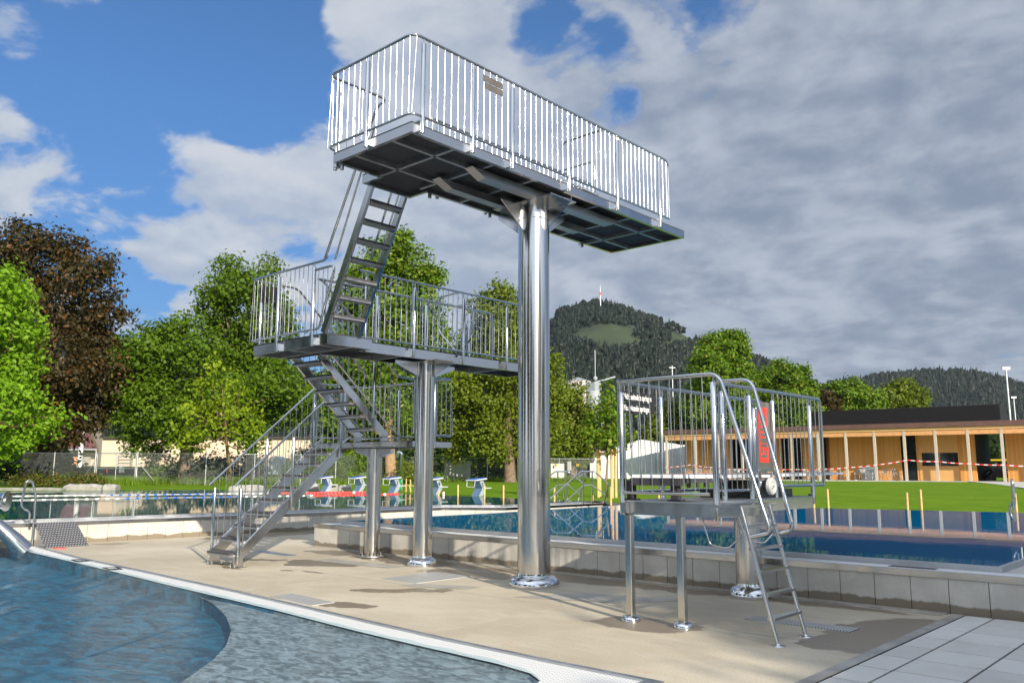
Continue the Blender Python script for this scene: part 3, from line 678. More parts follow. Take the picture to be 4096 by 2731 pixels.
def railing(name, top, zt, low, zl, posts, parent, spacing=.111, r=.0185, balu=True, ends=None, mat='steel_tube', drop=None, brk=None):
    """top / low: lists of (x, y) or (x, y, z) corners; posts: (x, y, zbottom, ztop)"""
    def p3(pl, z): return [(q[0], q[1], q[2] if len(q) > 2 else z) for q in pl]
    tp = p3(top, zt); lp = p3(low, zl)
    g = MB().tube(fillet(tp, .11), r, 10).build(name, mat, parent)
    m = MB()
    if low: m.tube(fillet(lp, .11), r*.85, 8)
    if m.v: m.build('lower_rail', mat, g)
    if balu:
        m = MB()
        acc = 0.0
        for a, b in zip(tp[:-1], tp[1:]):
            a = np.array(a); b = np.array(b); L = np.linalg.norm((b-a)[:2])
            if L < .05: continue
            kk = max(1, round(L/spacing))
            for i in range(kk):
                t = (i+.5)/kk; p = a+(b-a)*t
                # find the lower rail beneath this point
                best = None
                for c, d in zip(lp[:-1], lp[1:]):
                    c = np.array(c); d = np.array(d); e = (d-c)[:2]; ll = e@e
                    if ll < 1e-6: continue
                    s = (p[:2]-c[:2])@e/ll
                    if -.02 <= s <= 1.02:
                        h = c[:2]+e*s
                        if np.linalg.norm(h-p[:2]) < .12: best = (h[0], h[1], c[2]+(d-c)[2]*s)
                if best is not None: m.tube([(p[0], p[1], p[2]), best], .0058, 6, False)
        if m.v: m.build('balusters', 'steel_bar', g)
    for q in posts:
        x, y, a, b = q[:4]; pr = q[4] if len(q) > 4 else .027
        po = MB().tube([(x, y, a), (x, y, b-.012), (x, y, b)], pr, 12, radii=[pr, pr, pr*.8]).build('post', mat, g)
        MB().tube([(x, y, b), (x, y, b+.085)], .0085, 6, False).build('spigot', mat, po)
        if len(q) > 5:
            dx, dy = q[5]; m = MB()
            if abs(dx) > 0: m.box(min(x, x+dx), max(x, x+dx), y-.035, y+.035, a+.02, a+.125)
            else: m.box(x-.035, x+.035, min(y, y+dy), max(y, y+dy), a+.02, a+.125)
            m.build('bracket', 'steel_polished', po)
    return g
# five metre platform guard: +X side, rear, -X side
GX = -6.87; GY = 5.875; GXm = -8.47
railing('guard_rail', [(GX, 11.31, 5.49), (GX, 11.31, 6.455), (GX, GY, 6.455), (GXm, GY, 6.455), (GXm, 6.80, 6.455), (-8.76, 6.86, 6.455), (-9.86, 6.87, 4.50)], 6.455,
        [(GX, 11.31), (GX, GY), (GXm, GY), (GXm, 6.62)], 5.495,
        [(GX, y, 5.30, 6.385, .027, (-.07, 0)) for y in (6.038, 6.852, 7.568, 8.731, 9.887, 11.042)]+[(-7.69, GY, 5.30, 6.385, .027, (0, .06)), (GXm, 6.005, 5.24, 6.36, .027, (.07, 0))], T)
railing('guard_rail', [(-9.72, 7.56, 4.55), (-8.80, 7.56, 6.455), (GXm, 7.58, 6.455), (GXm, 11.50, 6.455), (GXm, 11.55, 5.49)], 6.455, [(GXm, 7.62), (GXm, 11.5)], 5.495,
        [(GXm, y, 5.30, 6.385, .027, (.07, 0)) for y in (7.75, 8.731, 9.887, 11.042)], T)
def chicane(pts, parent): MB().tube(fillet(pts, .10), .0175, 8).build('passage_barrier', 'steel_tube', parent)
chicane([(GX, 9.53, 6.44), (-7.63, 9.53, 6.44), (-7.63, 9.53, 5.86), (-6.97, 9.53, 5.46)], T)
chicane([(GXm, 10.47, 6.44), (-7.72, 10.47, 6.44), (-7.72, 10.47, 5.86), (-8.38, 10.47, 5.46)], T)
chicane([(-9.96, 9.62, 4.45), (-10.50, 9.70, 4.45), (-10.50, 9.70, 3.86), (-10.02, 9.66, 3.46)], T)
chicane([(-10.90, 10.45, 4.45), (-10.40, 10.42, 4.45), (-10.40, 10.42, 3.86), (-10.86, 10.45, 3.46)], T)
# small plates seen from behind on the guard
m = MB(); m.box(-6.856, -6.850, 7.01, 7.36, 6.285, 6.362); m.box(-6.856, -6.850, 7.04, 7.36, 6.19, 6.268); m.build('notice_plate', 'brown_plate', T)
m = MB(); m.box(-11.77, -11.762, 6.99, 7.13, 4.13, 4.41); m.box(-11.77, -11.762, 7.19, 7.32, 4.16, 4.42); m.build('notice_plate', 'black_plate', T)
# three metre platform guards
AX = -9.955; BX = -10.90; CY = 6.865; DX = -11.79
railing('guard_rail', [(AX, 7.56, 4.465), (AX, 11.45, 4.465), (AX, 11.45, 3.5)], 4.465, [(AX, 7.66), (AX, 11.44)], 3.465,
        [(AX, y, 3.25, 4.375, .026, (-.09, 0)) for y in (7.70, 8.664, 9.756, 10.835)], T)
railing('guard_rail', [(-9.80, 6.87, 4.53), (-9.86, CY, 4.47), (DX, CY, 4.47), (DX, 7.70, 4.47), (DX, 8.95, 3.36), (DX, 9.2, 3.1)], 4.47, [(-10.12, CY, 3.49), (DX, CY, 3.49), (DX, 7.62, 3.47), (DX, 9.2, 2.08)], 3.49,
        [(-11.016, CY, 3.25, 4.40, .027, (0, .06)), (-10.10, CY, 3.25, 4.41, .027, (0, .06)), (DX, 7.04, 3.24, 4.36, .026, (.06, 0))], T)
railing('guard_rail', [(BX, 11.45, 3.5), (BX, 11.45, 4.465), (BX, 7.46, 4.465), (-10.95, 7.60, 4.465), (-10.95, 9.20, 3.06), (-10.95, 9.9, 3.06)], 4.465, [(BX, 11.44), (BX, 7.7)], 3.465,
        [(BX, y, 3.25, 4.375, .026, (.08, 0)) for y in (7.62, 8.664, 9.756, 10.835)], T)
m = MB(); m.tube(fillet([(-10.09, CY, 4.36), (-9.59, CY, 4.36), (-9.94, CY, 3.485), (-10.09, CY, 3.485)], .12), .0185, 10)
for x in (-9.99, -9.88, -9.77): m.tube([(x, CY, 4.36), (x, CY, 3.49+(max(0, x+9.94))*2.45)], .0058, 6, False)
m.build('end_guard', 'steel_tube', T)
m = MB(); m.tube([(-9.62, 6.87, 4.44), (-8.80, 6.87, 6.2)], .014, 8); m.tube([(-9.55, 7.56, 4.46), (-8.78, 7.56, 6.1)], .014, 8); m.build('middle_rail', 'steel_tube', T)
# stair 2 inner guard (open side) and landing guards
railing('stair_guard', [(-10.95, 7.75, 4.33), (-10.95, 9.20, 3.06)], 0, [(-10.95, 7.62, 3.47), (-10.95, 9.22, 2.055), (-10.95, 9.9, 2.055)], 0, [(-10.95, 8.685, 2.345, 3.42, .026)], T)
railing('guard_rail', [(-12.95, 8.85, 3.06), (-12.95, 10.03, 3.06), (-10.47, 10.03, 3.06), (-10.47, 9.15, 3.06), (-10.47, 9.15, 2.09)], 3.06, [(-12.95, 8.95), (-12.95, 10.03), (-10.47, 10.03), (-10.47, 9.15)], 2.08,
        [(-12.95, 9.6, 1.87, 2.95, .026), (-11.9, 10.03, 1.87, 2.95, .026), (-11.0, 10.03, 1.87, 2.95, .026), (-10.47, 9.6, 1.87, 2.95, .026)], T)

def stair(name, treads, dims, stringers, parent, tmat='tread_rubber', sw=.010, sh=.13):
    """treads: list of centres; dims: half size in x, y and thickness"""
    st = MB()
    for a, b in stringers: st.beam(a, b, .045, sh)
    so = st.build(name, 'steel_sheet', parent)
    hx, hy, th = dims
    for (x, y, z) in treads:
        to = MB().box(x-hx, x+hx, y-hy, y+hy, z-.026, z).build('tread', tmat, so)
        MB().box(x-hx+.004, x+hx-.004, y-hy+.004, y+hy-.004, z-th, z-.027).build('tread_tray', 'steel_dull', to)
    return so
s1 = stair('stair', [(-12.505, 7.05+.2215*i, .222+.199*i) for i in range(9)], (.335, .135, .055),
      [((x, 7.08, .19), (x, 9.08, 1.97)) for x in (-12.155, -12.855)], T, sh=.15)
for x in (-12.155, -12.855):
    m = MB(); m.box(x-.03, x+.03, 7.0, 7.14, .012, .26); m.box(x-.085, x+.085, 6.96, 7.18, .0, .014)
    for dx in (-.065, .065):
        for dy in (6.985, 7.155): m.lathe((x+dx, dy, .012), [(.014, 0), (.014, .02), (.008, .021), (.008, .045)], 6, False)
    m.build('foot_plate', 'steel_sheet', s1)
for x in (-12.10, -12.905):
    railing('stair_guard', [(x, 6.93, 1.255), (x, 8.80, 2.90), (x, 8.98, 3.06), (x, 9.1, 3.06)], 0, [(x, 7.10, .32), (x, 8.92, 1.95), (x, 9.1, 2.07)], 0,
            [(x, 7.03, .05, 1.215, .026), (x, 7.955, .88, 2.04, .026), (x, 8.885, 1.72, 2.86, .026)], T, spacing=.115)
stair('stair', [(-11.40, 8.86-.2225*i, 2.20+.2015*i) for i in range(6)], (.33, .125, .05),
      [((x, 9.02, 2.06), (x, 7.62, 3.345)) for x in (-11.045, -11.755)], T, sh=.125)
for x in (-11.045, -11.755): MB().box(x-.0235, x+.0235, 8.93, 9.06, 1.89, 2.13).build('stair_foot', 'steel_sheet', T)
stair('stair', [(-9.70+.1275*i, 7.17, 3.672+.2505*i) for i in range(7)], (.075, .27, .05),
      [((-9.83, y, 3.42), (-8.74, y, 5.56)) for y in (6.875, 7.465)], T, sh=.105)

# ------------------------------------------------------------------ springboard stand
SB = thing('springboard_stand', 'low railed steel springboard stand with white board and red logo panel', 'springboard', (-4.7, 8.6, 0))
column(-4.90, 9.69, .158, 1.05, 'dome', SB, (.22, .16))
for x, y in ((-5.04, 7.365), (-4.455, 7.40)):
    lg = MB().box(x-.037, x+.037, y-.036, y+.036, .02, 1.062).build('leg', 'steel_column', SB, bevel=.006)
    MB().lathe((x, y, 0), [(.097, 0), (.097, .025), (.088, .045), (.066, .058), (.06, .06)], 28).build('base_flange', 'steel_polished', lg)
OUTS = [(-5.10, 7.33), (-3.995, 7.33), (-3.995, 8.06), (-4.30, 8.06), (-4.30, 10.25), (-5.10, 10.25)]
platform('platform', OUTS, 1.063, 1.19, SB, [(-5.05, -4.35, y-.03, y+.03) for y in (8.4, 9.2, 9.7)], panel='steel_dull', mat='steel_dull')
m = MB(); m.box(-3.99, -3.70, 7.20, 7.98, 1.165, 1.195); m.box(-3.99, -3.74, 7.26, 7.90, 1.09, 1.16); m.build('step_plate', 'steel_sheet', SB)
zt = 2.43
railing('guard_rail', [(-5.12, 10.72, 1.36), (-5.12, 10.72, zt), (-5.12, 7.25, zt), (-3.905, 7.25, zt), (-3.455, 7.25, 1.00), (-3.47, 7.25, .955), (-3.63, 7.22, .915)], zt,
        [(-5.12, 10.7), (-5.12, 7.28), (-4.06, 7.28)], 1.285, [(-5.065, 7.29, 1.06, 2.32, .028, (.06, 0)), (-3.985, 7.28, 1.04, 2.355, .030, (-.06, 0)), (-5.11, 8.13, 1.06, 2.33, .027, (.06, 0)), (-5.11, 9.35, 1.06, 2.33, .027, (.06, 0)), (-5.11, 10.4, 1.06, 2.33, .027, (.06, 0))], SB, r=.0205, spacing=.125)
railing('guard_rail', [(-4.365, 10.78, 1.34), (-4.365, 10.78, zt), (-4.365, 7.93, zt), (-3.905, 7.93, zt), (-3.52, 7.88, 1.00), (-3.54, 7.87, .94), (-3.69, 7.82, .905)], zt,
        [(-4.365, 10.76), (-4.365, 9.40)], 1.335, [(-4.335, 8.10, 1.08, 2.345, .028), (-4.345, 8.74, 1.07, 2.345, .028), (-4.375, 8.965, 1.07, 2.22, .012), (-4.365, 9.375, 1.07, 2.33, .026, (-.05, 0)), (-4.365, 10.42, 1.10, 2.33, .027, (-.05, 0))], SB, r=.0205, spacing=.12)
m = MB(); m.tube(fillet([(-4.365, 8.0, 1.30), (-4.365, 8.88, 1.30), (-4.365, 9.0, 1.36), (-4.365, 8.97, 1.52)], .09), .017, 8)
for y in np.arange(8.08, 8.9, .12): m.tube([(-4.365, y, zt), (-4.365, y, 1.30)], .0058, 6, False)
m.box(-4.385, -4.345, 8.97, 9.36, 1.50, 1.535); m.build('guard_infill', 'steel_tube', SB)
ldr = MB()
for y in (7.21, 7.79):
    ldr.tube([(-3.40, y, 0.01), (-3.705, y, 1.185)], .0185, 10)
    ldr.lathe((-3.40, y, 0), [(.062, 0), (.062, .006), (.022, .008), (.022, .03)], 16)
L_ = ldr.build('ladder', 'steel_tube', SB)
for z in (.218, .417, .612, .807, 1.0):
    x = -3.40-.26*z
    MB().box(x-.035, x+.035, 7.215, 7.785, z-.012, z+.012).build('rung', 'steel_sheet', L_)
# the board, its fulcrum and anchors
bd = MB()
pts = [(7.28, 1.435, 1.468), (8.4, 1.430, 1.470), (9.6, 1.438, 1.478), (11.0, 1.458, 1.486), (11.62, 1.468, 1.490)]
for x0, x1 in ((-4.945, -4.43),):
    vs = []
    for y, a, b in pts: vs += [(x0, y, a), (x1, y, a), (x1, y, b), (x0, y, b)]
    fs = []
    for i in range(len(pts)-1):
        for j in range(4): fs.append((i*4+j, (i+1)*4+j, (i+1)*4+(j+1) % 4, i*4+(j+1) % 4))
    fs += [(0, 1, 2, 3), (16, 19, 18, 17)]; bd.add(vs, [f[::-1] for f in fs])
BD = bd.build('board', 'board_white', SB)
MB().add([(-4.90, 7.55, 1.472), (-4.47, 7.55, 1.472), (-4.47, 11.55, 1.493), (-4.90, 11.55, 1.493)], [(0, 1, 2, 3)]).build('tread_surface', 'board_top', BD)
m = MB(); m.box(-4.97, -4.40, 7.285, 7.42, 1.36, 1.434); m.box(-4.95, -4.42, 7.30, 8.35, 1.385, 1.432)
for y in (7.55, 7.72, 7.9, 8.1): m.lathe((-4.44, y, 1.34), [(.018, 0), (.026, .02), (.02, .05)], 8)
for y in (7.40,):
    for x in (-5.03, -4.50):
        m.box(x-.036, x+.036, y-.036, y+.036, 1.206, 1.41); m.box(x-.07, x+.07, y-.055, y+.055, 1.207, 1.222)
m.build('rear_anchor', 'rubber', SB)
m = MB(); m.box(-5.0, -4.38, 8.75, 9.85, 1.207, 1.30); m.box(-4.97, -4.41, 9.0, 9.6, 1.30, 1.40); m.build('fulcrum_carriage', 'black_plate', SB)
w = MB(); 
def disc_x(m, x, y, z, prof, k=28):
    vs = []
    for r_, dx in prof:
        for j in range(k):
            a = 2*math.pi*j/k; vs.append((x+dx, y+r_*math.cos(a), z+r_*math.sin(a)))
    mm = len(prof); m.add(vs, [(i*k+j, i*k+(j+1) % k, (i+1)*k+(j+1) % k, (i+1)*k+j) for i in range(mm-1) for j in range(k)]+[tuple(range(k-1, -1, -1)), tuple((mm-1)*k+j for j in range(k))])
disc_x(w, -4.335, 9.13, 1.335, [(.084, 0), (.095, .012), (.095, .046), (.084, .056), (.05, .050), (.046, .045), (.026, .045), (.026, .058)])
WH = w.build('adjusting_wheel', 'white_plastic', SB); w = MB(); disc_x(w, -4.276, 9.13, 1.335, [(.010, 0), (.010, .006)], 10); w.build('hub_bolt', 'steel_dull', WH)
# logo panel between two posts: facing the viewer (+X)
PX = -4.385
pn = MB().box(PX-.006, PX, 8.985, 9.345, 1.535, 2.30).build('logo_panel', 'sign_grey', SB)
ly0, ly1, lz0, lz1 = 9.035, 9.265, 1.605, 2.235
MB().add([(PX+.002, ly0, lz0), (PX+.002, ly1, lz0), (PX+.002, ly1, lz1), (PX+.002, ly0, lz1)], [(0, 1, 2, 3)]).build('red_field', 'red_paint', pn)
cells = [[(.13, .078), (.85, .078), (.85, .144), (.13, .144)], [(.13, .16), (.45, .16), (.41, .247), (.13, .247)], [(.55, .16), (.84, .16), (.84, .24)],
         [(.15, .271), (.83, .271), (.87, .333), (.12, .333)], [(.12, .345), (.87, .345), (.87, .433), (.83, .44), (.16, .44), (.12, .433)], [(.13, .468), (.86, .468), (.86, .53), (.13, .53)],
         [(.16, .559), (.83, .559), (.86, .624), (.13, .624)], [(.13, .637), (.30, .637), (.30, .727), (.16, .727)], [(.48, .637), (.85, .637), (.85, .727), (.48, .727)], [(.14, .748), (.85, .748), (.85, .813), (.14, .813)],
         [(.14, .826), (.47, .826), (.14, .904)], [(.58, .826), (.86, .826), (.86, .904)]]
m = MB()
for c in cells: m.face([(PX+.0035, ly0+u*(ly1-ly0), lz0+v*(lz1-lz0)) for u, v in c])
m.build('logo', 'sign_grey', pn)
# notice on the far guard, lettering faces the ladder side
NX = -5.098
for i, (tx, z0, z1) in enumerate((('Nicht seitwärts springen', 2.235, 2.345), ('Nur einzeln springen', 2.115, 2.225))):
    y1 = 8.00 if i == 0 else 7.96
    b = MB().box(NX-.004, NX, 7.36, y1+.02, z0, z1).build('notice_board', 'black_plate', SB)
    textmesh(tx, .088, frame((NX+.001, 7.38, z0+.026), (0, 1, 0), (0, 0, 1)), 'white_paint', 'lettering', b, .0006, .0022, .62 if i == 0 else .69)
# wire stirrups hanging below the step
m = MB()
for y0 in (7.45, 8.2):
    MB().tube(fillet([(-4.25, y0, 1.07), (-4.18, y0+.03, .80), (-4.02, y0+.10, .77), (-3.93, y0+.2, .90), (-4.0, y0+.22, 1.05)], .04), .009, 6).build('hanging_stirrup', 'steel_tube', SB)

# ------------------------------------------------------------------ things around the pools
G0 = .478
t = thing('grab_rail', 'bent steel grab rail at the far left corner of the lap pool wall', 'handrail', (-18.4, 6.2, 0))
px = lambda x, y, X=-18.6: onplane(x/4.9, 1880+y/4.9, (X, 0, 0), (1, 0, 0))
pts = [(-18.5, 6.17, 0.0), (-18.5, 6.17, .575), (-18.5, 6.165, .994), (-18.5, 6.08, 1.262), (-18.5, 5.98, 1.276), (-18.5, 5.945, 1.077), (-18.5, 5.915, .80), (-18.5, 5.975, .725), (-18.5, 6.05, .70), (-18.5, 6.088, .63), (-18.5, 6.085, .435)]
MB().tube(fillet([(-18.3+.0*i, y, z) for i, (x, y, z) in enumerate(pts)], .06), .0215, 10).build('rail', 'steel_tube', t)
t = thing('ramp_plate', 'chequer plate ramp leaning against the lap pool wall', 'ramp', (-18.1, 6.7, 0))
m = MB(); a, b, c, d = (-18.36, 6.22, .452), (-18.36, 6.98, .452), (-17.72, 7.02, .008), (-17.72, 6.22, .008)
m.add([a, b, c, d, *[(p[0]-.01, p[1], p[2]-.014) for p in (a, b, c, d)]], [(0, 3, 2, 1), (4, 5, 6, 7), (0, 1, 5, 4), (1, 2, 6, 5), (2, 3, 7, 6), (3, 0, 4, 7)]); m.build('plate', 'chequer_plate', t)
MB().extrude([(-18.36, 6.25, .44), (-17.74, 6.25, .01), (-18.36, 6.25, .01)], (0, .01, 0)).build('side_gusset', 'steel_dull', t)
MB().add([(-18.08, 6.47, .268), (-17.98, 6.50, .196), (-17.98, 6.515, .196), (-18.08, 6.485, .268)], [(0, 1, 2, 3)]).build('lifting_slot', 'black_plate', t)
t = thing('water_spout', 'flared steel water spout on a curved stem at the left edge of the foreground pool', 'water spout', (-17.6, 5.6, 0))
stem = fillet([(-17.35, 5.75, 0.0), (-17.45, 5.45, .32), (-17.62, 5.18, .62), (-17.78, 5.05, .92), (-17.6, 5.28, .93), (-17.47, 5.42, .915)], .25, 6)
MB().tube(stem, .10, 20, radii=[.16-.07*min(1, i/12) for i in range(len(stem))]).build('stem', 'steel_sheet', t)
n_ = Vector((.70, .70, -.05)).normalized(); c_ = Vector((-17.50, 5.40, .915))
MB().tube([c_-n_*.22, c_-n_*.02, c_, c_+n_*.015], .1, 28, radii=[.10, .165, .185, .185]).build('flared_mouth', 'steel_polished', t)
# dive pool ladder at the right edge
t = thing('pool_ladder', 'steel pool ladder rail standing at the right end of the diving pool', 'pool ladder', (-2.3, 14, .43))
YL = 15.6
q = lambda x, y, Y: onplane(3960+x/2.8, 1880+y/2.8, (0, Y, 0), (0, 1, 0))
Y_ = 15.4
MB().tube(fillet([tuple(q(280, 575, Y_)), tuple(q(268, 400, Y_)), tuple(q(278, 335, Y_)), tuple(q(248, 110, Y_)), tuple(q(243, 108, 15.9))], .06), .023, 10).build('rail', 'steel_tube', t)
MB().tube(fillet([tuple(q(243, 108, 15.9)), tuple(q(262, 345, 15.9)), tuple(q(226, 405, 15.9)), tuple(q(222, 490, 15.9)), tuple(q(262, 545, 15.9))], .06), .023, 10).build('rail', 'steel_tube', t)

# starting blocks
def start_block(x, y, num, label):
    t = thing('starting_block', label, 'starting block', (x, y, G0), group='numbered starting blocks')
    o = np.array((x, y, G0))
    def yz(poly, x0, x1): return MB().extrude([(x+x0, y+a, G0+b) for a, b in poly], (x1-x0, 0, 0))
    b = yz([(-.02, 0), (.20, 0), (.40, .30), (.24, .60), (.02, .60), (.18, .30)], -.2, .2).build('pedestal', 'grey_blue_paint', t)
    m = yz([(-.03, 0.0), (-.02, 0), (.18, .30), (.02, .60), (.01, .60), (.17, .30)], -.205, .205); m.build('front_plate', 'slate_blue_paint', t)
    p = yz([(-.28, .60), (.36, .66), (.36, .715), (-.28, .645)], -.28, .28).build('platform', 'block_white', t)
    yz([(-.275, .648), (.33, .712), (.33, .719), (-.275, .655)], -.25, .25).build('top_surface', 'blue_paint', p)
    yz([(.22, .30), (.66, .30), (.66, .335), (.22, .335)], -.24, .24).build('rear_step', 'block_white', t)
    MB().tube(fillet([(x-.22, y-.26, G0+.60), (x-.22, y-.28, G0+.36), (x+.22, y-.28, G0+.36), (x+.22, y-.26, G0+.60)], .07), .014, 8).build('grip_bar', 'block_white', t)
    textmesh(num, .24, frame((x+.2015, y+.13, G0+.365), (0, 1, 0), (0, 0, 1)), 'black_plate', 'number', t, .0008, .004)
    return t
for num, (a, b) in zip('12345', ((1292, 1965), (1424, 1966.5), (1563, 1971), (1730, 1977.5), (1902, 1984))):
    p = atz(a, b, G0); start_block(p[0], p[1], num, 'blue topped starting block number %s at the end of the lap pool' % num)
# lane ropes
def rope(pa, pb, red_px, label, r0=.034):
    a = Vector(pa); b = Vector(pb); L = (b-a).length; d = (b-a)/L
    t = thing('lane_rope', label, 'lane rope', tuple(a))
    red_from = next((i*.1 for i in range(int(L*10)) if topx(np.array(a+d*(i*.1)))[0][0] > red_px), L)
    cols = {}
    stp = .16; kk = int(L/stp)
    for i in range(kk):
        s0 = i*stp
        if s0 <= red_from and i % 2: continue
        if s0 > red_from: c = 'white_plastic' if (i % 22) == 0 else 'red_paint'
        else: c = 'blue_paint' if (i//26) % 2 else 'white_plastic'
        mb_ = cols.setdefault(c, MB()); p0 = a+d*s0; rr = r0*(1.2 if s0 > red_from else .5)
        mb_.tube([p0, p0+d*.035, p0+d*.09, p0+d*.125], rr, 8, radii=[rr*.6, rr, rr, rr*.6])
    for c, mb_ in cols.items(): mb_.build({'white_plastic': 'white_floats', 'red_paint': 'red_floats', 'blue_paint': 'blue_floats'}[c], c, t)
    MB().tube([a, b], .012, 5).build('cable', 'steel_dull', t); return t
zz = .50
rope(atz(-60, 1984.0, zz), atz(1470, 1967.0, zz), 1065, 'farther floating lane rope, its thick red end near starting block two')
rope(atz(-60, 2000.5, zz), atz(1615, 1974.5, zz), 1240, 'nearer of two floating lane ropes, its thinner red end reaching block three')
# rails standing in the lap pool, entry steps
t = thing('entry_handrail', 'pair of angular steel handrails over the lap pool entry steps', 'handrail', tuple(atz(2290, 2003, .5)))
def ev(x, y, dep): return tuple(atd(2180+x/7.84, 1860+y/7.84, dep))
for dep, ox in ((27.5, 0), (26.4, 0)):
    m = MB()
    if dep < 27:
        m.tube(fillet([ev(100, 1090, dep), ev(1130, 195, dep), ev(1550, 195, dep), ev(1990, 580, dep), ev(1850, 1165, dep)], .06), .024, 8)
        m.tube(fillet([ev(640, 1140, dep), ev(1190, 640, dep), ev(1470, 610, dep), ev(1890, 935, dep)], .05), .018, 8)
        for x in (1198, 1480): m.tube([ev(x, 1215, dep), ev(x, 200, dep)], .021, 8)
    else:
        m.tube(fillet([ev(-300, 700, dep), ev(320, 195, dep), ev(735, 195, dep), ev(1190, 560, dep), ev(1040, 1105, dep)], .06), .024, 8)
        m.tube(fillet([ev(-250, 1150, dep), ev(390, 625, dep), ev(690, 600, dep), ev(1080, 905, dep)], .05), .018, 8)
        for x in (398, 685, 580): m.tube([ev(x, 1200, dep), ev(x, 200 if x != 580 else 720, dep)], .021, 8)
    m.build('rail', 'steel_tube', t)
t = thing('pool_ladder', 'far pool ladder of the lap pool seen through the lowest stair', 'pool ladder', tuple(atz(1020, 1975, .5)))
def pv(x, y, dep=45.5): return tuple(atd(950+x/4.073, 1780+y/4.073, dep))
MB().tube(fillet([pv(270, 455), pv(200, 520), pv(195, 580), pv(228, 650), pv(205, 810)], .08), .026, 8).build('rail', 'steel_tube', t)
MB().tube(fillet([pv(350, 455), pv(400, 610), pv(375, 655), pv(310, 670), pv(300, 740), pv(385, 775), pv(390, 820)], .08), .026, 8).build('rail', 'steel_tube', t)
t = thing('pool_ladder', 'straight steel rail of the far pool ladder beside the lap pool rope', 'pool ladder', tuple(atz(1085, 1972, .5)))
MB().tube([pv(540, 380), pv(565, 650), pv(550, 800)], .03, 8).build('rail', 'steel_tube', t)
# wooden stakes along the pool edges
STK = [((1754, 1960), 1981.5, 'between blocks four and three, half hidden by the block'), ((1832, 1938), 1985.5, 'between starting blocks four and five'), ((1938, 1944), 1994, 'just right of starting block five'), ((2014, 1940), 1996, 'left of the tallest column'),
       ((2218, 1952), 2007, 'right of the tallest column behind the entry handrails'), ((2370, 1980), 2004, 'behind the upright of the entry handrail'), ((2444, 1946), 2022, 'at the corner of the diving pool'), ((2637, 1975), 1998, 'seen under the rail of the springboard stand'),
       ((3257, 1967), 2040, 'beside the right corner of the springboard stand'), ((3315, 1955), 2042, 'second from the springboard stand on the lawn'), ((3632, 1969), 2051, 'third from the springboard stand, shorter looking of a pair'), ((3688, 1957), 2051, 'fourth from the springboard stand, right one of a pair'), ((4069, 1973), 2066, 'beside the pool ladder at the right edge')]
for (x, y0), y1, w in STK:
    p = atz(x, y1, G0-.0); 
    if x > 2600: p = onplane(x, y1, (-12.36, 22.9+.15, 0), (-.245, .97, 0)); p[2] = G0
    hgt = (onplane(x, y0, p, (_fw[0], _fw[1], 0))[2])-G0
    lean = .012*math.sin(x)
    MBs = MB().tube([(p[0], p[1], G0-.06), (p[0]+lean, p[1], G0+hgt)], .030, 8)
    tag(MBs.build('wooden_stake', 'stake_wood', loc=(p[0], p[1], G0)), 'pale wooden stake in the grass %s' % w, 'stake', 'wooden stakes along the pool edge')
# tree stake frame
FR = [atz(2394, 1989, G0), atz(2449, 1991, G0), atz(2464, 1990, G0), atz(2400, 1984.5, G0)]
t = thing('tree_stake_frame', 'square frame of round wooden poles around the young tree', 'tree stake', tuple(FR[0]))
TOPZ = atd(2394, 1795, (FR[0]-CAM)@_fw)[2]
for p in FR: MB().tube([(p[0], p[1], G0-.1), (p[0], p[1], TOPZ)], .058, 10).build('pole', 'stake_wood', t)
m = MB()
for i, j in ((0, 1), (1, 2), (2, 3), (3, 0)):
    a, b = FR[i], FR[j]; dd = (b-a)/np.linalg.norm(b-a)*.15; m.tube([(*(a-dd)[:2], TOPZ-.17), (*(b+dd)[:2], TOPZ-.17)], .05, 8)
m.build('cross_bar', 'stake_wood', t)
# sapling stakes + reel behind the starting blocks
t = thing('hose_reel', 'green hose reel standing behind starting block three', 'hose reel', tuple(atz(1600, 1962, G0)))
c = atz(1600, 1962, G0)
for z in (.15, .43): MB().tube([(c[0], c[1]-.04, c[2]+z), (c[0], c[1]+.04, c[2]+z)], .13, 20).build('drum', 'green_plastic', t)
m = MB(); 
for dx in (-.15, .15): m.tube([(c[0]+dx, c[1], c[2]), (c[0]+dx, c[1], c[2]+.6)], .015, 6)
m.tube([(c[0]-.15, c[1], c[2]+.6), (c[0]+.15, c[1], c[2]+.6)], .015, 6); m.build('stand', 'galvanised', t)
t = thing('sapling_frame', 'small orange wooden stake frame beside the hose reel', 'tree stake', tuple(atz(1630, 1964, G0)))
a = atz(1624, 1967, G0); m = MB()
for dx, dy, h in ((0, 0, .62), (.22, .1, .58), (.45, -.1, .34)): m.tube([(a[0]+dx, a[1]+dy, a[2]), (a[0]+dx*.8, a[1]+dy, a[2]+h)], .03, 8)
m.tube([(a[0], a[1], a[2]+.30), (a[0]+.5, a[1], a[2]+.29)], .025, 8); m.build('pole', 'stake_wood', t)
# lane post and buoy
t = thing('lane_post', 'small white post with a red buoy at the lap pool edge beyond block four', 'post', tuple(atz(1774, 1981, G0))); c = atz(1774, 1981, G0)
MB().box(c[0]-.03, c[0]+.03, c[1]-.03, c[1]+.03, c[2], c[2]+.15).build('post', 'white_plastic', t)
MB().lathe((c[0]-.06, c[1], c[2]+.03), [(.01, 0), (.035, .03), (.035, .08), (.01, .11)], 12).build('buoy', 'red_paint', t)
t = thing('swan_neck_shower', 'tall steel swan neck shower pipe behind the lowest landing', 'shower', tuple(atz(1607, 1945, G0)))
dep = 43
MB().tube(fillet([tuple(atd(1607, 1958, dep)), tuple(atd(1607, 1812, dep)), tuple(atd(1592, 1807, dep)), tuple(atd(1589, 1830, dep))], .35), .09, 10).build('pipe', 'steel_tube', t)
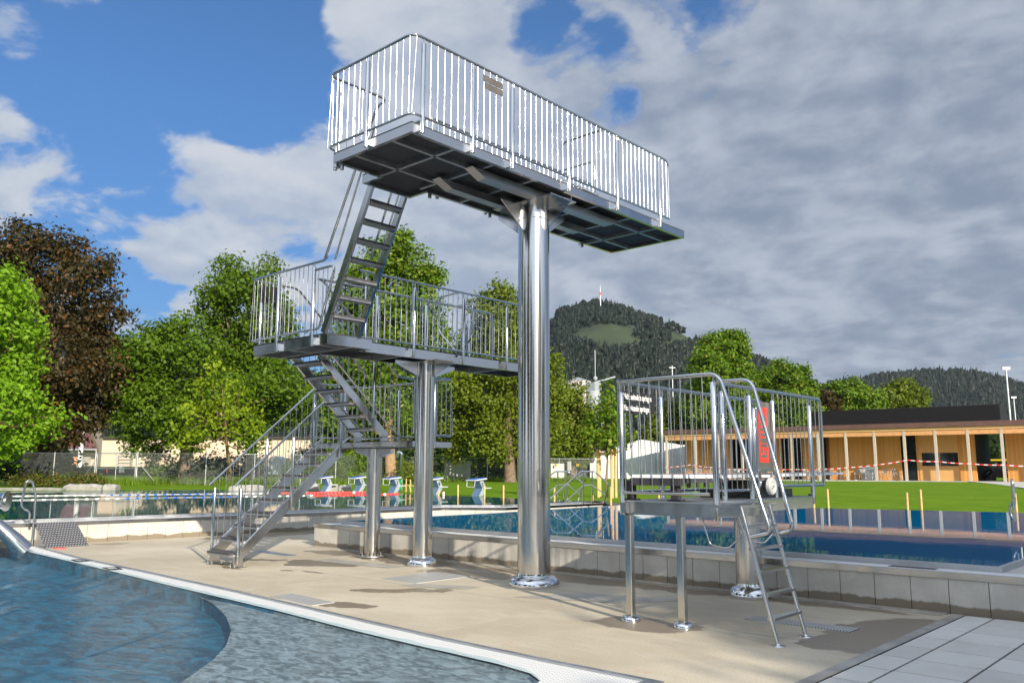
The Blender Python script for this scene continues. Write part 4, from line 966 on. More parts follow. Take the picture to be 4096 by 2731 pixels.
# stone edging blocks
def stone(px0, px1, py, ht, dep, label):
    a = atz(px0, py, G0); b = atz(px1, py, G0); c = (a+b)/2; m = MB(); rg = random.Random(px0)
    e = (b-a); L = np.linalg.norm(e); e /= L; nn = np.array((-e[1], e[0], 0)); k = 7
    ring = []
    for i in range(k+1):
        s = L*i/k; h = ht*(.82+.25*rg.random()) if 0 < i < k else ht*.7
        p = a+e*s; ring.append([p+nn*0+(0, 0, -.05), p-nn*.05+np.array((0, 0, h*.6)), p+nn*.12+np.array((0, 0, h)), p+nn*(dep)+np.array((0, 0, h*.95)), p+nn*dep+np.array((0, 0, -.05))])
    m.add([q for r_ in ring for q in r_], [(i*5+j, i*5+j+1, (i+1)*5+j+1, (i+1)*5+j) for i in range(k) for j in range(4)]+[(4, 3, 2, 1, 0), tuple(k*5+j for j in range(5))])
    return tag(m.build('stone_block', 'stone', loc=tuple(c)), label, 'stone block', 'stone blocks edging the lawn')
stone(-40, 245, 1961, .13, .5, 'flat pale edging stone at the far left under the hedge')
stone(252, 405, 1959.5, .30, .7, 'long pale stone block at the hedge end beside the lap pool')
stone(408, 462, 1959, .28, .7, 'short pale stone block right of the long one at the hedge end')
stone(915, 1058, 1961, .27, .8, 'low boulder at the lap pool edge seen through the lowest stair')
stone(1225, 1270, 1962, .40, .8, 'tall rough boulder left of starting block one')
stone(1312, 1352, 1964, .30, .8, 'squared stone block right behind starting block one')
stone(1354, 1402, 1964, .31, .8, 'squared stone block nearest to starting block two')
# ------------------------------------------------------------------ fences
def meshmat():
    m, t = newmat('chain_link'); p = wpos(t); s = t.node('ShaderNodeSeparateXYZ', i0=p)
    u = t.math('MULTIPLY', t.math('ADD', s.outputs[0], s.outputs[1]), 7.0); v = t.math('MULTIPLY', s.outputs[2], 9.0)
    a = t.math('ABSOLUTE', t.math('SUBTRACT', t.math('FRACT', t.math('ADD', u, v)), .5)); b = t.math('ABSOLUTE', t.math('SUBTRACT', t.math('FRACT', t.math('SUBTRACT', u, v)), .5))
    k = t.math('MAXIMUM', t.math('GREATER_THAN', a, .462), t.math('GREATER_THAN', b, .462))
    d = t.node('ShaderNodeBsdfPrincipled', Base_Color=(.26, .28, .28), Roughness=.5); tr = t.n.new('ShaderNodeBsdfTransparent'); mx = t.node('ShaderNodeMixShader', i0=k)
    t.l.new(tr.outputs[0], mx.inputs[1]); t.l.new(d.outputs[0], mx.inputs[2]); t.l.new(mx.outputs[0], t.out.inputs[0]); MATS['chain_link'] = m
meshmat()
def fence(pts, h, label, step=3.0, zs=None):
    """pts: ground points"""
    t = thing('chain_link_fence', label, 'fence', tuple(pts[0])); m = MB(); pm = []
    for a, b in zip(pts[:-1], pts[1:]):
        a = np.array(a); b = np.array(b); L = np.linalg.norm(b-a)
        m.face([a+(0, 0, .03), b+(0, 0, .03), b+(0, 0, h), a+(0, 0, h)])
        for i in range(max(1, round(L/step))): pm.append(a+(b-a)*i/max(1, round(L/step)))
    pm.append(np.array(pts[-1])); m.build('wire_mesh', 'chain_link', t)
    r = MB()
    for a, b in zip(pts[:-1], pts[1:]): r.tube([np.array(a)+(0, 0, h), np.array(b)+(0, 0, h)], .012, 5)
    r.build('top_wire', 'galvanised', t)
    for p in pm: MB().tube([p+(0, 0, -.1), p+(0, 0, h+.05)], .035, 7).build('post', 'galvanised', t)
    return t
def gp(x, y): return atz(x, y, .50)
fa = [atd(x, 1934, d_)*np.array((1, 1, 0))+np.array((0, 0, .5)) for x, d_ in ((-120, 54.5), (375, 54.3))]
fence(fa, 2.02, 'chain link fence left of the wide gate')
fb = [atd(x, 1934, d_)*np.array((1, 1, 0))+np.array((0, 0, .5)) for x, d_ in ((540, 54), (820, 54.5), (1200, 57), (1470, 62), (1650, 68))]
fence(fb, 2.0, 'chain link fence between the gate and the big trees')
fc = [atd(x, 1934, d_)*np.array((1, 1, 0))+np.array((0, 0, .52)) for x, d_ in ((1700, 75), (2070, 77), (2400, 79))]
fence(fc, 2.05, 'chain link fence behind the starting blocks', 3.4)
t = thing('fence_gate', 'wide double wing gate of galvanised tube and wire mesh', 'gate', tuple(fa[1]))
ga, gb = fa[1]+np.array((0, 0, 0)), fb[0]
ga = ga+(gb-ga)*.02
def gq(s, z): p = ga+(gb-ga)*s; return (p[0], p[1], .5+z)
m = MB()
for s in (.02, .5, .98): m.tube([gq(s, .1), gq(s, 2.0)], .03, 6)
for z in (.1, 1.02, 2.0): m.tube([gq(.02, z), gq(.98, z)], .03, 6)
m.build('gate_frame', 'galvanised', t); MB().face([gq(.02, .1), gq(.98, .1), gq(.98, 2.0), gq(.02, 2.0)]).build('wire_mesh', 'chain_link', t)
for s in (-.02, 1.02): MB().tube([gq(s, -.1), gq(s, 2.1)], .055, 8).build('gate_post', 'galvanised', t)
for s, e in ((-.02, -.4), (1.02, 1.55)): MB().tube([gq(s, 1.5), gq(e, 0)], .025, 6).build('brace', 'galvanised', t)
def banner(x0, x1, y0, y1, dep, label, mat='banner'):
    a, b = atd(x0, y1, dep), atd(x1, y1, dep); h = atd(x0, y0, dep)[2]-a[2]; nn = np.array((-_fw[0], -_fw[1], 0))*.02
    k = 10; m = MB(); vs = []
    for i in range(k+1):
        p = a+(b-a)*i/k+np.array((-_fw[0], -_fw[1], 0))*.03*math.sin(i*2.1); vs += [p, p+np.array((0, 0, h))]
    m.add(vs, [(2*i, 2*i+2, 2*i+3, 2*i+1) for i in range(k)], True); m.add([np.array(v)-nn for v in vs], [(2*i+1, 2*i+3, 2*i+2, 2*i) for i in range(k)], True)
    return tag(m.build('banner', mat, loc=tuple(a)), label, 'banner', 'pale banners on the fence')
banner(1778, 1882, 1841, 1922, 75.2, 'large pale tarpaulin hung on the fence gate behind starting block four')
banner(2203, 2257, 1853, 1911, 77.4, 'pale tarpaulin on the fence just right of the tallest column')
banner(2360, 2388, 1851, 1911, 78.4, 'narrow pale tarpaulin on the fence beside the tent')
for i, (x, y) in enumerate(((1829, 1855), (1902, 1865), (1954, 1851), (2055, 1853), (2223, 1859), (2310, 1859))):
    p = atd(x, y, 74.9 if x < 2100 else 77.2); tag(MB().box(p[0]-.12, p[0]+.12, p[1]-.02, p[1]+.02, p[2]-.12, p[2]+.12).build('warning_sign', 'yellow_plastic', loc=tuple(p)), ['small yellow sign on the large pale tarpaulin', 'small yellow tag on the fence post right of the large tarpaulin', 'small yellow sign on the bare fence right of block five', 'small yellow sign on the fence just left of the tallest column', 'small yellow sign on the tarpaulin right of the tallest column', 'small yellow sign on the fence near the tent'][i], 'sign', 'small yellow signs on the fence')
p = atd(2277, 1863, 77.2); tag(MB().box(p[0]-.2, p[0]+.2, p[1]-.02, p[1]+.02, p[2]-.42, p[2]+.42).build('notice', 'white_paint', loc=tuple(p)), 'white upright notice board on the fence right of the tallest column', 'sign')
# ------------------------------------------------------------------ tent
def tq(x, y, dep): return atd(x, y, dep)
t = thing('marquee_tent', 'white marquee tent with creased side walls left of the pavilion', 'tent', tuple(atd(2530, 1915, 104)))
A = atd(2376, 1918, 103); B = atd(2745, 1918, 109); A[2] = B[2] = .42; dr = np.array((_fw[0], _fw[1], 0))*12.0
ap_s = .50; he = atd(2376, 1815, 103)[2]; hp = atd(2556, 1757, 106)[2]; he2 = atd(2745, 1778, 109)[2]
def wrinkled(P, Q, za, zb, k=26, amp=.05, seed=1):
    rg = random.Random(seed); vs = []; nn = np.array((-_fw[0], -_fw[1], 0))
    for i in range(k+1):
        for j in range(7):
            p = P+(Q-P)*i/k; z0 = za(i/k) if callable(za) else za; z1 = zb(i/k) if callable(zb) else zb
            v = p+nn*(amp*(math.sin(i*.9+j*1.3)+.6*rg.uniform(-1, 1))); vs.append((v[0], v[1], z0+(z1-z0)*j/6))
    return vs, [(i*7+j, (i+1)*7+j, (i+1)*7+j+1, i*7+j+1) for i in range(k) for j in range(6)]
gable = lambda s: he+(hp-he)*(s/ap_s) if s < ap_s else hp+(he2-hp)*((s-ap_s)/(1-ap_s))
m = MB(); m.add(*wrinkled(A, B, .42, gable, amp=.09), True); m.build('front_wall', 'tent_fabric', t)
apx = A+(B-A)*ap_s
m = MB()
for P, zp in ((A, he), (B, he2)):
    p0 = np.array((P[0], P[1], zp)); p1 = np.array((apx[0], apx[1], hp)); m.face([p0, p1, p1+dr, p0+dr]); m.face([p0+(0, 0, -.04), p0+dr+(0, 0, -.04), p1+dr+(0, 0, -.04), p1+(0, 0, -.04)])
m.build('roof', 'tent_fabric', t)
m = MB()
for P, zp in ((A, he), (B, he2)): m.face([(P[0], P[1], .42), (P[0]+dr[0], P[1]+dr[1], .42), (P[0]+dr[0], P[1]+dr[1], zp), (P[0], P[1], zp)])
m.build('side_wall', 'tent_fabric', t)
m = MB()
for s in (0, .33, .66, 1): p = A+(B-A)*s-np.array((_fw[0], _fw[1], 0))*.12; m.tube([(p[0], p[1], .4), (p[0], p[1], gable(s))], .06, 6)
m.build('pole', 'galvanised', t)

# ------------------------------------------------------------------ pavilion
KP = 1.35
PA = atd(3392, 1920, 62.9*KP); PB = atd(4021, 1923, 56.6*KP)
e_ = (PB-PA)*np.array((1, 1, 0)); SP = np.linalg.norm(e_)/5; EX = e_/np.linalg.norm(e_); EY = np.array((-EX[1], EX[0], 0))
if EY@_fw < 0: EY = -EY
ZF = .60
def pw(u, v, z): return PA*np.array((1, 1, 0))+EX*u+EY*(v*KP)+np.array((0, 0, z))
def fu(pxx, v=0.0):
    """position along the facade of a photo column, on the plane v behind the posts"""
    p = onplane(pxx, 1880, pw(0, v, 0), EY); return float((p-PA)@EX)
def fz(pxx, pyy, v=0.0): return float(onplane(pxx, pyy, pw(0, v, 0), EY)[2])
def pbox(m, u0, u1, v0, v1, z0, z1):
    vs = [pw(u, v, z) for z in (z0, z1) for v in (v0, v1) for u in (u0, u1)]
    return m.add(vs, [(0, 2, 3, 1), (4, 5, 7, 6), (0, 1, 5, 4), (2, 6, 7, 3), (0, 4, 6, 2), (1, 3, 7, 5)])
PV = thing('pavilion', 'long flat roofed timber pavilion with a row of wooden posts behind the lawn', 'building', tuple(pw(0, 1.5, ZF)))
UL = fu(2664); UR = fu(4021)+4.2*SP
zpt = fz(3392, 1728); zb1 = fz(3392, 1717); zft = fz(3392, 1699)
for k_ in range(-7, 10):
    u = fu(2669) if k_ == -7 else k_*SP
    if u > UR: continue
    MBp = MB(); pbox(MBp, u-.115, u+.115, -.085, .085, ZF-.1, zpt); MBp.build('post', 'grey_wood', PV)
m = MB(); pbox(m, UL, UR, -.06, .10, zpt-.46, zpt-.0); m.build('lintel_beam', 'orange_wood', PV)
m = MB(); pbox(m, UL-.1, UR, -.12, .12, zpt+.004, zb1); m.build('eave_board', 'stake_wood', PV)
m = MB(); pbox(m, UL-.25, UR+.2, -.25, 9.0, zb1+.003, zft); rf = m.build('roof', 'copper_fascia', PV)
m = MB(); pbox(m, UL, UR, .16, 8.8, zpt-.06, zpt-.005); m.build('soffit', 'larch', PV)
VW = 2.6
m = MB(); pbox(m, UL-.1, UR, -.6, 8.9, ZF-.25, ZF-.02); m.build('floor_slab', 'terrace', PV)
segs = [(2742, 2925, 'wall'), (2925, 2965, 'open'), (2965, 3010, 'glass'), (3010, 3128, 'wall'), (3128, 3165, 'glass'), (3165, 3172, 'wall'), (3172, 3216, 'glass'), (3216, 3293, 'wall'), (3293, 3322, 'recess'), (3322, 3606, 'wall'), (3606, 3673, 'glass'), (3673, 3680, 'wall'), (3680, 3836, 'kiosk'), (3836, 3907, 'wall'), (3907, 4030, 'passage'), (4030, 4420, 'wall')]
zwt = zpt-.07
wl = MB(); gls = []; 
for a, b, kd in segs:
    u0, u1 = fu(a, VW), fu(b, VW)
    if kd == 'wall': pbox(wl, u0, u1, VW, VW+.2, ZF-.05, zwt)
    elif kd == 'glass':
        m = MB(); pbox(m, u0, u1, VW+.06, VW+.12, ZF, zwt-.12); dk = m.build('glass_door', 'dark_glass', PV)
        m = MB()
        pbox(m, u0, u0+.07, VW+.0, VW+.05, ZF, zwt-.12); pbox(m, u1-.07, u1, VW, VW+.05, ZF, zwt-.12); pbox(m, u0+.072, u1-.072, VW, VW+.05, zwt-.19, zwt-.12); m.build('door_frame', 'wood_boards', dk)
        pbox(wl, u0, u1, VW, VW+.2, zwt-.118, zwt)
    elif kd == 'recess': pbox(wl, u0, u1, VW+1.0, VW+1.2, ZF-.05, zwt)
    elif kd == 'kiosk':
        z0, z1 = fz(3750, 1863, VW), fz(3750, 1810, VW); w0, w1 = fu(3691, VW), fu(3835, VW)
        m = MB(); pbox(m, u0, u1, VW-.03, VW+.2, ZF-.05, z0); pbox(m, u0, u1, VW-.03, VW+.2, z1, zwt); pbox(m, u0, w0, VW-.03, VW+.2, z0, z1); m.build('kiosk_wall', 'larch', PV)
        m = MB(); pbox(m, w0, u1, VW+.04, VW+.09, z0, z1); kw = m.build('kiosk_window', 'dark_glass', PV)
        m = MB(); pbox(m, (w0+u1)/2-.03, (w0+u1)/2+.03, VW+.0, VW+.038, z0, z1); pbox(m, w0, u1, VW-.09, VW+.03, z0-.05, z0); m.build('window_frame', 'larch', kw)
wl.build('wall', 'wood_boards', PV)
u0, u1 = fu(3907, VW), fu(4030, VW)
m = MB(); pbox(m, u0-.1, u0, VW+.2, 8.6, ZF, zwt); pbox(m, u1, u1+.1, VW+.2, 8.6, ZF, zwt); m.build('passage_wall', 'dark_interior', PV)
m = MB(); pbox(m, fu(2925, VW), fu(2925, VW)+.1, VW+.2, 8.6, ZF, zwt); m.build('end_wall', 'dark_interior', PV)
m = MB(); pbox(m, fu(2742, VW), fu(2925, VW), 8.3, 8.5, ZF, zwt); pbox(m, fu(2965, VW), u0-.12, 8.3, 8.5, ZF, zwt); pbox(m, u1+.12, UR, 8.3, 8.5, ZF, zwt); m.build('rear_wall', 'wood_boards', PV)
# louvred plant screen on the roof
t = thing('roof_screen', 'dark brown louvred screen box standing on the pavilion roof', 'roof screen', tuple(pw(0, 4, zft)))
LV_ = 4.0; l0, l1 = fu(3243, LV_), fu(4019, LV_); zl0 = fz(3600, 1696, LV_); zl1 = fz(3600, 1631, LV_)
m = MB(); kk = 15
for i in range(kk):
    z = zl0+(zl1-zl0)*(i+.1)/kk; dz = (zl1-zl0)/kk*.62
    pbox(m, l0, l1, LV_, LV_+.05, z, z+dz)
m.build('louvre', 'copper_dark' if 'copper_dark' in MATS else 'brown_plate', t)
m = MB(); pbox(m, l0, l1, LV_+.09, LV_+3.0, zl0, zl1); m.build('casing', 'copper_dark', t)
m = MB()
for i in range(16): u = l0+(l1-l0)*i/15; pbox(m, u-.03, u+.03, LV_+.1, LV_+.2, zft, zl0)
m.build('footing', 'galvanised', t)
# barrier tape along the posts
t = thing('barrier_tape', 'red and white barrier tape strung between the pavilion posts', 'barrier tape', tuple(pw(0, 0, 1.9)))
tp = []
for a, b in ((2660, 1869), (2763, 1858), (2862, 1870), (2970, 1877), (3064, 1876), (3171, 1876), (3280, 1875), (3392, 1869), (3510, 1858), (3631, 1839), (3756, 1845), (3887, 1854), (4021, 1859), (4150, 1863)):
    tp.append((fu(a, -.1), fz(a, b, -.1)))
mr, mw = MB(), MB(); i_ = 0
for (ua, za), (ub, zb) in zip(tp[:-1], tp[1:]):
    L = ub-ua; kk = max(2, round(L/.35))
    for j in range(kk):
        def pt(s): 
            sag = -.05*4*s*(1-s); return ua+L*s, za+(zb-za)*s+sag
        (a, za_), (b, zb_) = pt(j/kk), pt((j+1)/kk); mm = mr if i_ % 2 else mw; i_ += 1
        mm.face([pw(a, -.1, za_-.05), pw(b, -.1, zb_-.05), pw(b, -.1, zb_+.05), pw(a, -.1, za_+.05)])
mr.build('red_stripes', 'red_paint', t); mw.build('white_stripes', 'white_paint', t)
# chairs and tables on the veranda
def chair_bm(u, v, rot):
    m = MB(); c, s = math.cos(rot), math.sin(rot)
    def q(x, y, z): return pw(u+(x*c-y*s)*KP, v+x*s+y*c, ZF-.02+z*KP)
    def bx(x0, x1, y0, y1, z0, z1): m.add([q(x, y, z) for z in (z0, z1) for y in (y0, y1) for x in (x0, x1)], [(0, 2, 3, 1), (4, 5, 7, 6), (0, 1, 5, 4), (2, 6, 7, 3), (0, 4, 6, 2), (1, 3, 7, 5)])
    for i in range(5): bx(-.22, .22, -.22+.09*i, -.155+.09*i, .44, .46)
    for x in (-.23, .23):
        m.tube([q(x, -.22, 0), q(x, -.20, .62), q(x, .18, .64)], .016, 6); m.tube([q(x, .28, 0), q(x, .20, .45), q(x, .30, .86)], .016, 6)
    for i in range(4): bx(-.23, .23, .245+.018*i, .26+.018*i, .55+.08*i, .605+.08*i)
    return m
CH = [(3378, 1.6), (3432, -1.4), (3448, .4), (3476, .2), (3500, 2.8), (3527, -.6), (3545, -1.2), (3592, 1.5), (3258, .3), (3282, -1.0), (3320, 1.2), (3336, 1.8), (2748, .2), (2800, .5), (2822, 1.5), (2848, .1), (2880, -.5), (2912, 1.0), (2932, 1.4), (2950, .6), (3100, .2), (3232, 1.2)]
WHERE = {3378: 'left of the post nearest the board tip', 3432: 'just right of the post by the board tip', 3448: 'second right of the post by the board tip', 3476: 'in front of the grey cabinet', 3500: 'beside the post right of the grey cabinet', 3527: 'first in the group left of the glass door', 3545: 'second in the group left of the glass door', 3592: 'nearest the tall dark glass door'}
for i, (x, r_) in enumerate(CH):
    v = 1.2+.5*((i*7) % 3)/2; u = fu(x, v)
    w = WHERE.get(x); lab = ('silver slatted garden chair %s' % w) if w else 'silver slatted garden chair behind the springboard stand railing on the veranda'
    tag(chair_bm(u, v, r_).build('garden_chair', 'galvanised', loc=tuple(pw(u, v, ZF))), lab, 'chair', 'garden chairs on the pavilion veranda' if w else 'garden chairs seen through the springboard railing')
for x, w in ((3418, 'left of the grey cabinet'), (3490, 'in front of the grey cabinet'), (3570, 'near the tall glass door'), (2780, 'at the left end of the veranda'), (3300, 'behind the tip of the springboard railing')):
    u = fu(x, 1.5); t = thing('garden_table', 'round dark topped garden table %s' % w, 'table', tuple(pw(u, 1.5, ZF)), 'garden tables on the veranda'); c = pw(u, 1.5, ZF-.02)
    MB().lathe(tuple(c), [(.52, .96), (.52, 1.0)], 20).build('table_top', 'black_plate', t); MB().lathe(tuple(c), [(.27, 0), (.27, .03), (.04, .05), (.04, .96)], 12).build('pedestal', 'galvanised', t)
u = fu(3482, 2.2); m = MB(); pbox(m, u-.75, u+.75, 2.1, 2.5, ZF-.02, ZF+1.35); tag(m.build('cabinet', 'galvanised', loc=tuple(pw(u, 2.3, ZF)), bevel=.02), 'grey metal cabinet against the pavilion wall', 'cabinet')
u = fu(3266, .9); t = thing('step_ladder', 'aluminium step ladder standing by the pavilion wall', 'ladder', tuple(pw(u, .9, ZF))); m = MB()
for s in (-.2, .2):
    m.tube([pw(u+s*1.7, .5, ZF), pw(u+s*1.3, .85, ZF+2.35)], .022, 6); m.tube([pw(u+s*1.7, 1.3, ZF), pw(u+s*1.3, .9, ZF+2.35)], .018, 6)
for i in range(5): m.tube([pw(u-.24, .55+.06*i, ZF+.4+.4*i), pw(u+.24, .55+.06*i, ZF+.3+.3*i)], .016, 6)
m.build('frame', 'galvanised', t)
# dark car and a covered scooter seen through the passage
def car(base, e, L, label, mat):
    t = thing('parked_car', label, 'car', tuple(base)); e = np.array(e); nn = np.array((-e[1], e[0], 0))
    prof = [(-.5, .28), (-.49, .62), (-.40, .80), (-.27, .88), (-.12, 1.36), (.16, 1.42), (.38, 1.06), (.48, .92), (.5, .5), (.49, .28)]
    b = MB(); b.extrude([base+e*(L*a)-nn*.85+np.array((0, 0, z)) for a, z in prof], nn*1.7); bo = b.build('body', mat, t, bevel=.06)
    g = MB()
    for s in (-.856, .856): g.add([base+e*(L*a)+nn*s+np.array((0, 0, z)) for a, z in ((-.235, .92), (-.11, 1.30), (.15, 1.35), (.32, 1.02))], [(0, 1, 2, 3)])
    g.build('side_window', 'dark_glass', t)
    for a in (-.32, .31):
        for s in (-.80, .66):
            c = base+e*(L*a)+nn*s+np.array((0, 0, .32)); MB().tube([c, c+nn*.16], .32, 18).build('wheel', 'rubber', t)
    return t
car(pw(fu(3990, 14), 14, ZF-.05), EX, 4.6, 'black car parked beyond the pavilion passage', 'car_paint')
u = fu(3953, 5.0); t = thing('covered_scooter', 'black covered scooter standing in the pavilion passage', 'scooter', tuple(pw(u, 5, ZF)))
m = MB(); m.tube([pw(u-.55, 5, ZF+.28), pw(u-.2, 5, ZF+.62), pw(u+.25, 5, ZF+1.02), pw(u+.4, 5, ZF+1.05)], .2, 12, radii=[.2, .3, .22, .08]); m.build('cover', 'car_paint', t)
for du in (-.5, .45): MB().tube([pw(u+du, 4.95, ZF+.2), pw(u+du, 5.05, ZF+.2)], .2, 14).build('wheel', 'rubber', t)
m = MB(); pbox(m, fu(3895, 20), fu(4100, 20), 20, 20.1, fz(4000, 1842, 20), fz(4000, 1836, 20)); tag(m.build('barrier_rail', 'yellow_plastic', loc=tuple(pw(fu(4000, 20), 20, ZF))), 'yellow horizontal rail beyond the pavilion passage', 'rail')
struct(MB().face([tuple(pw(fu(3870, -.6), -.6, ZF-.012)), tuple(pw(UR+8, -.6, ZF-.012)), tuple(atz(4300, 1985, .586)), tuple(atz(4096, 1951, .586)), tuple(atz(3990, 1936, .586)), tuple(atz(3920, 1929, .586))]).build('path', 'terrace'))
# floodlight masts
for (x0, y0, x1, y1, dep, lab) in ((4079, 1690, 4056, 1462, 125, 'taller nearer floodlight mast at the right edge'), (4084, 1690, 4077, 1580, 185, 'smaller farther floodlight mast behind the near one')):
    p = atd(x1, 1850, dep); zt_ = atd(x1, y1+8, dep)[2]; t = thing('floodlight_mast', lab, 'floodlight', (p[0], p[1], .5))
    MB().tube([(p[0], p[1], .3), (p[0], p[1], zt_)], .2, 10, radii=[.22, .12]).build('mast', 'galvanised', t)
    m = MB(); rt2 = _r0
    m.beam(np.array((p[0], p[1], zt_))-rt2*.55, np.array((p[0], p[1], zt_))+rt2*.55, .2, .08)
    for s in (-.4, 0, .4): m.beam(np.array((p[0], p[1], zt_+.2))+rt2*(s-.16), np.array((p[0], p[1], zt_+.2))+rt2*(s+.16), .3, .2)
    m.build('lamp_head', 'galvanised', t)
# ------------------------------------------------------------------ buildings behind the fence on the left
HB = thing('industrial_hall', 'long beige hall with ribbed walls behind the chain link fence', 'building', tuple(atd(600, 1860, 105)))
def hq(x, y, dep): return atd(x, y, dep)
def quadwall(m, x0, x1, y0, y1, d0, d1):
    a, b = atd(x0, y1, d0), atd(x1, y1, d1); za, zb = atd(x0, y0, d0)[2], atd(x1, y0, d1)[2]
    m.face([a, b, (b[0], b[1], zb), (a[0], a[1], za)]); return a, b, za, zb
m = MB(); a, b, za, zb = quadwall(m, 402, 1260, 1754, 1866, 105, 118); back = np.array((_fw[0], _fw[1], 0))*30
m.face([(a[0], a[1], za), (b[0], b[1], za), (b[0]+back[0], b[1]+back[1], za), (a[0]+back[0], a[1]+back[1], za)]); m.build('front_wall', 'beige_wall', HB)
gm = MB(); c0 = atd(402, 1866, 105); c1 = atd(353, 1866, 118); zr = atd(375, 1700, 112)[2]
gm.face([c0, c1, (c1[0], c1[1], zr), ((c0[0]+c1[0])/2, (c0[1]+c1[1])/2, zr+1.2), (c0[0], c0[1], za)]); gm.build('gable_wall', 'beige_wall', HB)
rm = MB(); rm.beam((a[0], a[1], za+.15), (b[0], b[1], zb+.15), .8, .35); rm.build('roof_edge', 'dark_interior', HB)
HR = thing('shed_building', 'shed with a steep brown red metal roof behind the fence', 'building', tuple(atd(330, 1850, 112)))
m = MB(); p0, p1 = atd(268, 1797, 108), atd(388, 1797, 108); q0, q1 = atd(262, 1716, 118), atd(353, 1716, 118)
m.face([p0, p1, q1, q0]); m.face([p0-(0, 0, .1), q0-(0, 0, .1), q1-(0, 0, .1), p1-(0, 0, .1)]); m.build('roof', 'red_roof', HR)
m = MB(); w0, w1 = atd(272, 1862, 110), atd(384, 1862, 110); m.face([w0, w1, (w1[0], w1[1], p1[2]), (w0[0], w0[1], p0[2])]); m.build('wall', 'beige_wall', HR)
m = MB(); m.beam(p0, p1, .2, .2); m.build('gutter', 'grey_roof', HR)
for x, w, mt, lab in ((296, 14, 'orange_wood', 'stack of orange crates by the shed wall'), (326, 12, 'grey_wood', 'stack of grey crates by the shed wall'), (342, 14, 'stone', 'grey metal crate stack right of the pole')):
    a = atd(x, 1862, 106); h_ = atd(x, 1826, 106)[2]-a[2]; w_ = w/FPX*106
    m = MB()
    for i in range(5): m.box(a[0]-w_/2, a[0]+w_/2, a[1]-.5, a[1]+.5, a[2]+h_*i/5, a[2]+h_*(i+.85)/5)
    tag(m.build('crate_stack', mt, loc=tuple(a)), lab, 'crates')
p = atd(318, 1868, 100); t = thing('striped_pole', 'white painted pole in front of the shed', 'pole', tuple(p)); MB().tube([p, (p[0], p[1], atd(326, 1693, 100)[2])], .28, 8, radii=[.3, .24]).build('pole', 'white_paint', t)
p = atd(290, 1858, 99); 
t = thing('stacked_timber', 'grey bundled timber stack leaning at the beige hall wall', 'timber stack', tuple(atd(502, 1866, 103))); m = MB(); a = atd(480, 1866, 103); b = atd(524, 1866, 103)
for i in range(7): m.beam(a+np.array((0, 0, .2+i*.42)), b+np.array((0, 0, .2+i*.42)), .9, .32)
m.build('beams', 'grey_wood', t)
for x, w, y0, mt, lab, nm in ((428, 6, 1872, 'red_paint', 'small red hydrant beyond the gate', 'hydrant'), (486, 11, 1864, 'white_plastic', 'pale switch box beyond the gate', 'switch box')):
    a = atd(x, 1890, 80); h_ = atd(x, y0, 80)[2]-a[2]; w_ = w/FPX*80; mm = MB().lathe(tuple(a), [(w_*.5, 0), (w_*.5, h_*.7), (w_*.3, h_*.9), (w_*.1, h_)], 12) if nm == 'hydrant' else MB().box(a[0]-w_/2, a[0]+w_/2, a[1]-.2, a[1]+.2, a[2], a[2]+h_)
    tag(mm.build(nm.replace(' ', '_'), mt, loc=tuple(a)), lab, nm)
p = atd(495, 1821, 104.5); tag(MB().beam(p-_r0*.55, p+_r0*.55, .06, .8).build('wall_sign', 'white_paint', loc=tuple(p)), 'blank white sign on the beige hall wall', 'sign')
for x0, x1, dep, lab, mt in ((790, 845, 92, 'grey car parked behind the fence below the trees', 'silver_paint'),):
    b = atd((x0+x1)/2, 1892, dep); car(b, _r0, 4.2, lab, mt)
struct(MB().face([tuple(atz(-400, 1899, .52)), tuple(atz(1300, 1899, .52)), tuple(atd(1300, 1866, 130)), tuple(atd(-400, 1866, 130))]).build('yard', 'gravel'))
p = atd(1105, 1895, 75); t = thing('covered_boat', 'object under a pale blue tarpaulin behind the fence near the lowest stair', 'tarpaulin', tuple(p)); m = MB()
e0 = atd(1072, 1897, 75); e1 = atd(1142, 1897, 75); zt_ = atd(1100, 1822, 75)[2]; bk = np.array((_fw[0], _fw[1], 0))*2.5
m.extrude([e0, e1, e1+np.array((0, 0, (zt_-e1[2])*.4)), (e0*.35+e1*.65)*np.array((1, 1, 0))+np.array((0, 0, zt_-.2)), (e0*.7+e1*.3)*np.array((1, 1, 0))+np.array((0, 0, zt_)), e0+np.array((0, 0, zt_-e0[2]-.2))], bk); m.build('tarpaulin', 'white_tarp', t)
t = thing('greenhouse', 'grey arched roof building glimpsed between the copper tree and the green trees', 'building', tuple(atd(430, 1660, 210)))
m = MB()
for i in range(4):
    x0 = 360+42*i; m.tube([atd(x0, 1636, 205), atd(x0+30, 1620, 215), atd(x0+60, 1620, 235)], 1.3, 8)
m.build('arched_roof', 'grey_roof', t)
m = MB(); a, b = atd(355, 1700, 210), atd(500, 1700, 210); z_ = atd(400, 1632, 210)[2]; m.face([a, b, (b[0], b[1], z_), (a[0], a[1], z_)]); m.build('wall', 'stone', t)
m = MB()
for i in range(7): p = atd(372+18*i, 1650, 209.5); m.beam((p[0], p[1], a[2]), (p[0], p[1], z_), .9, .1, up=tuple(_r0))
m.build('window_band', 'dark_glass', t)
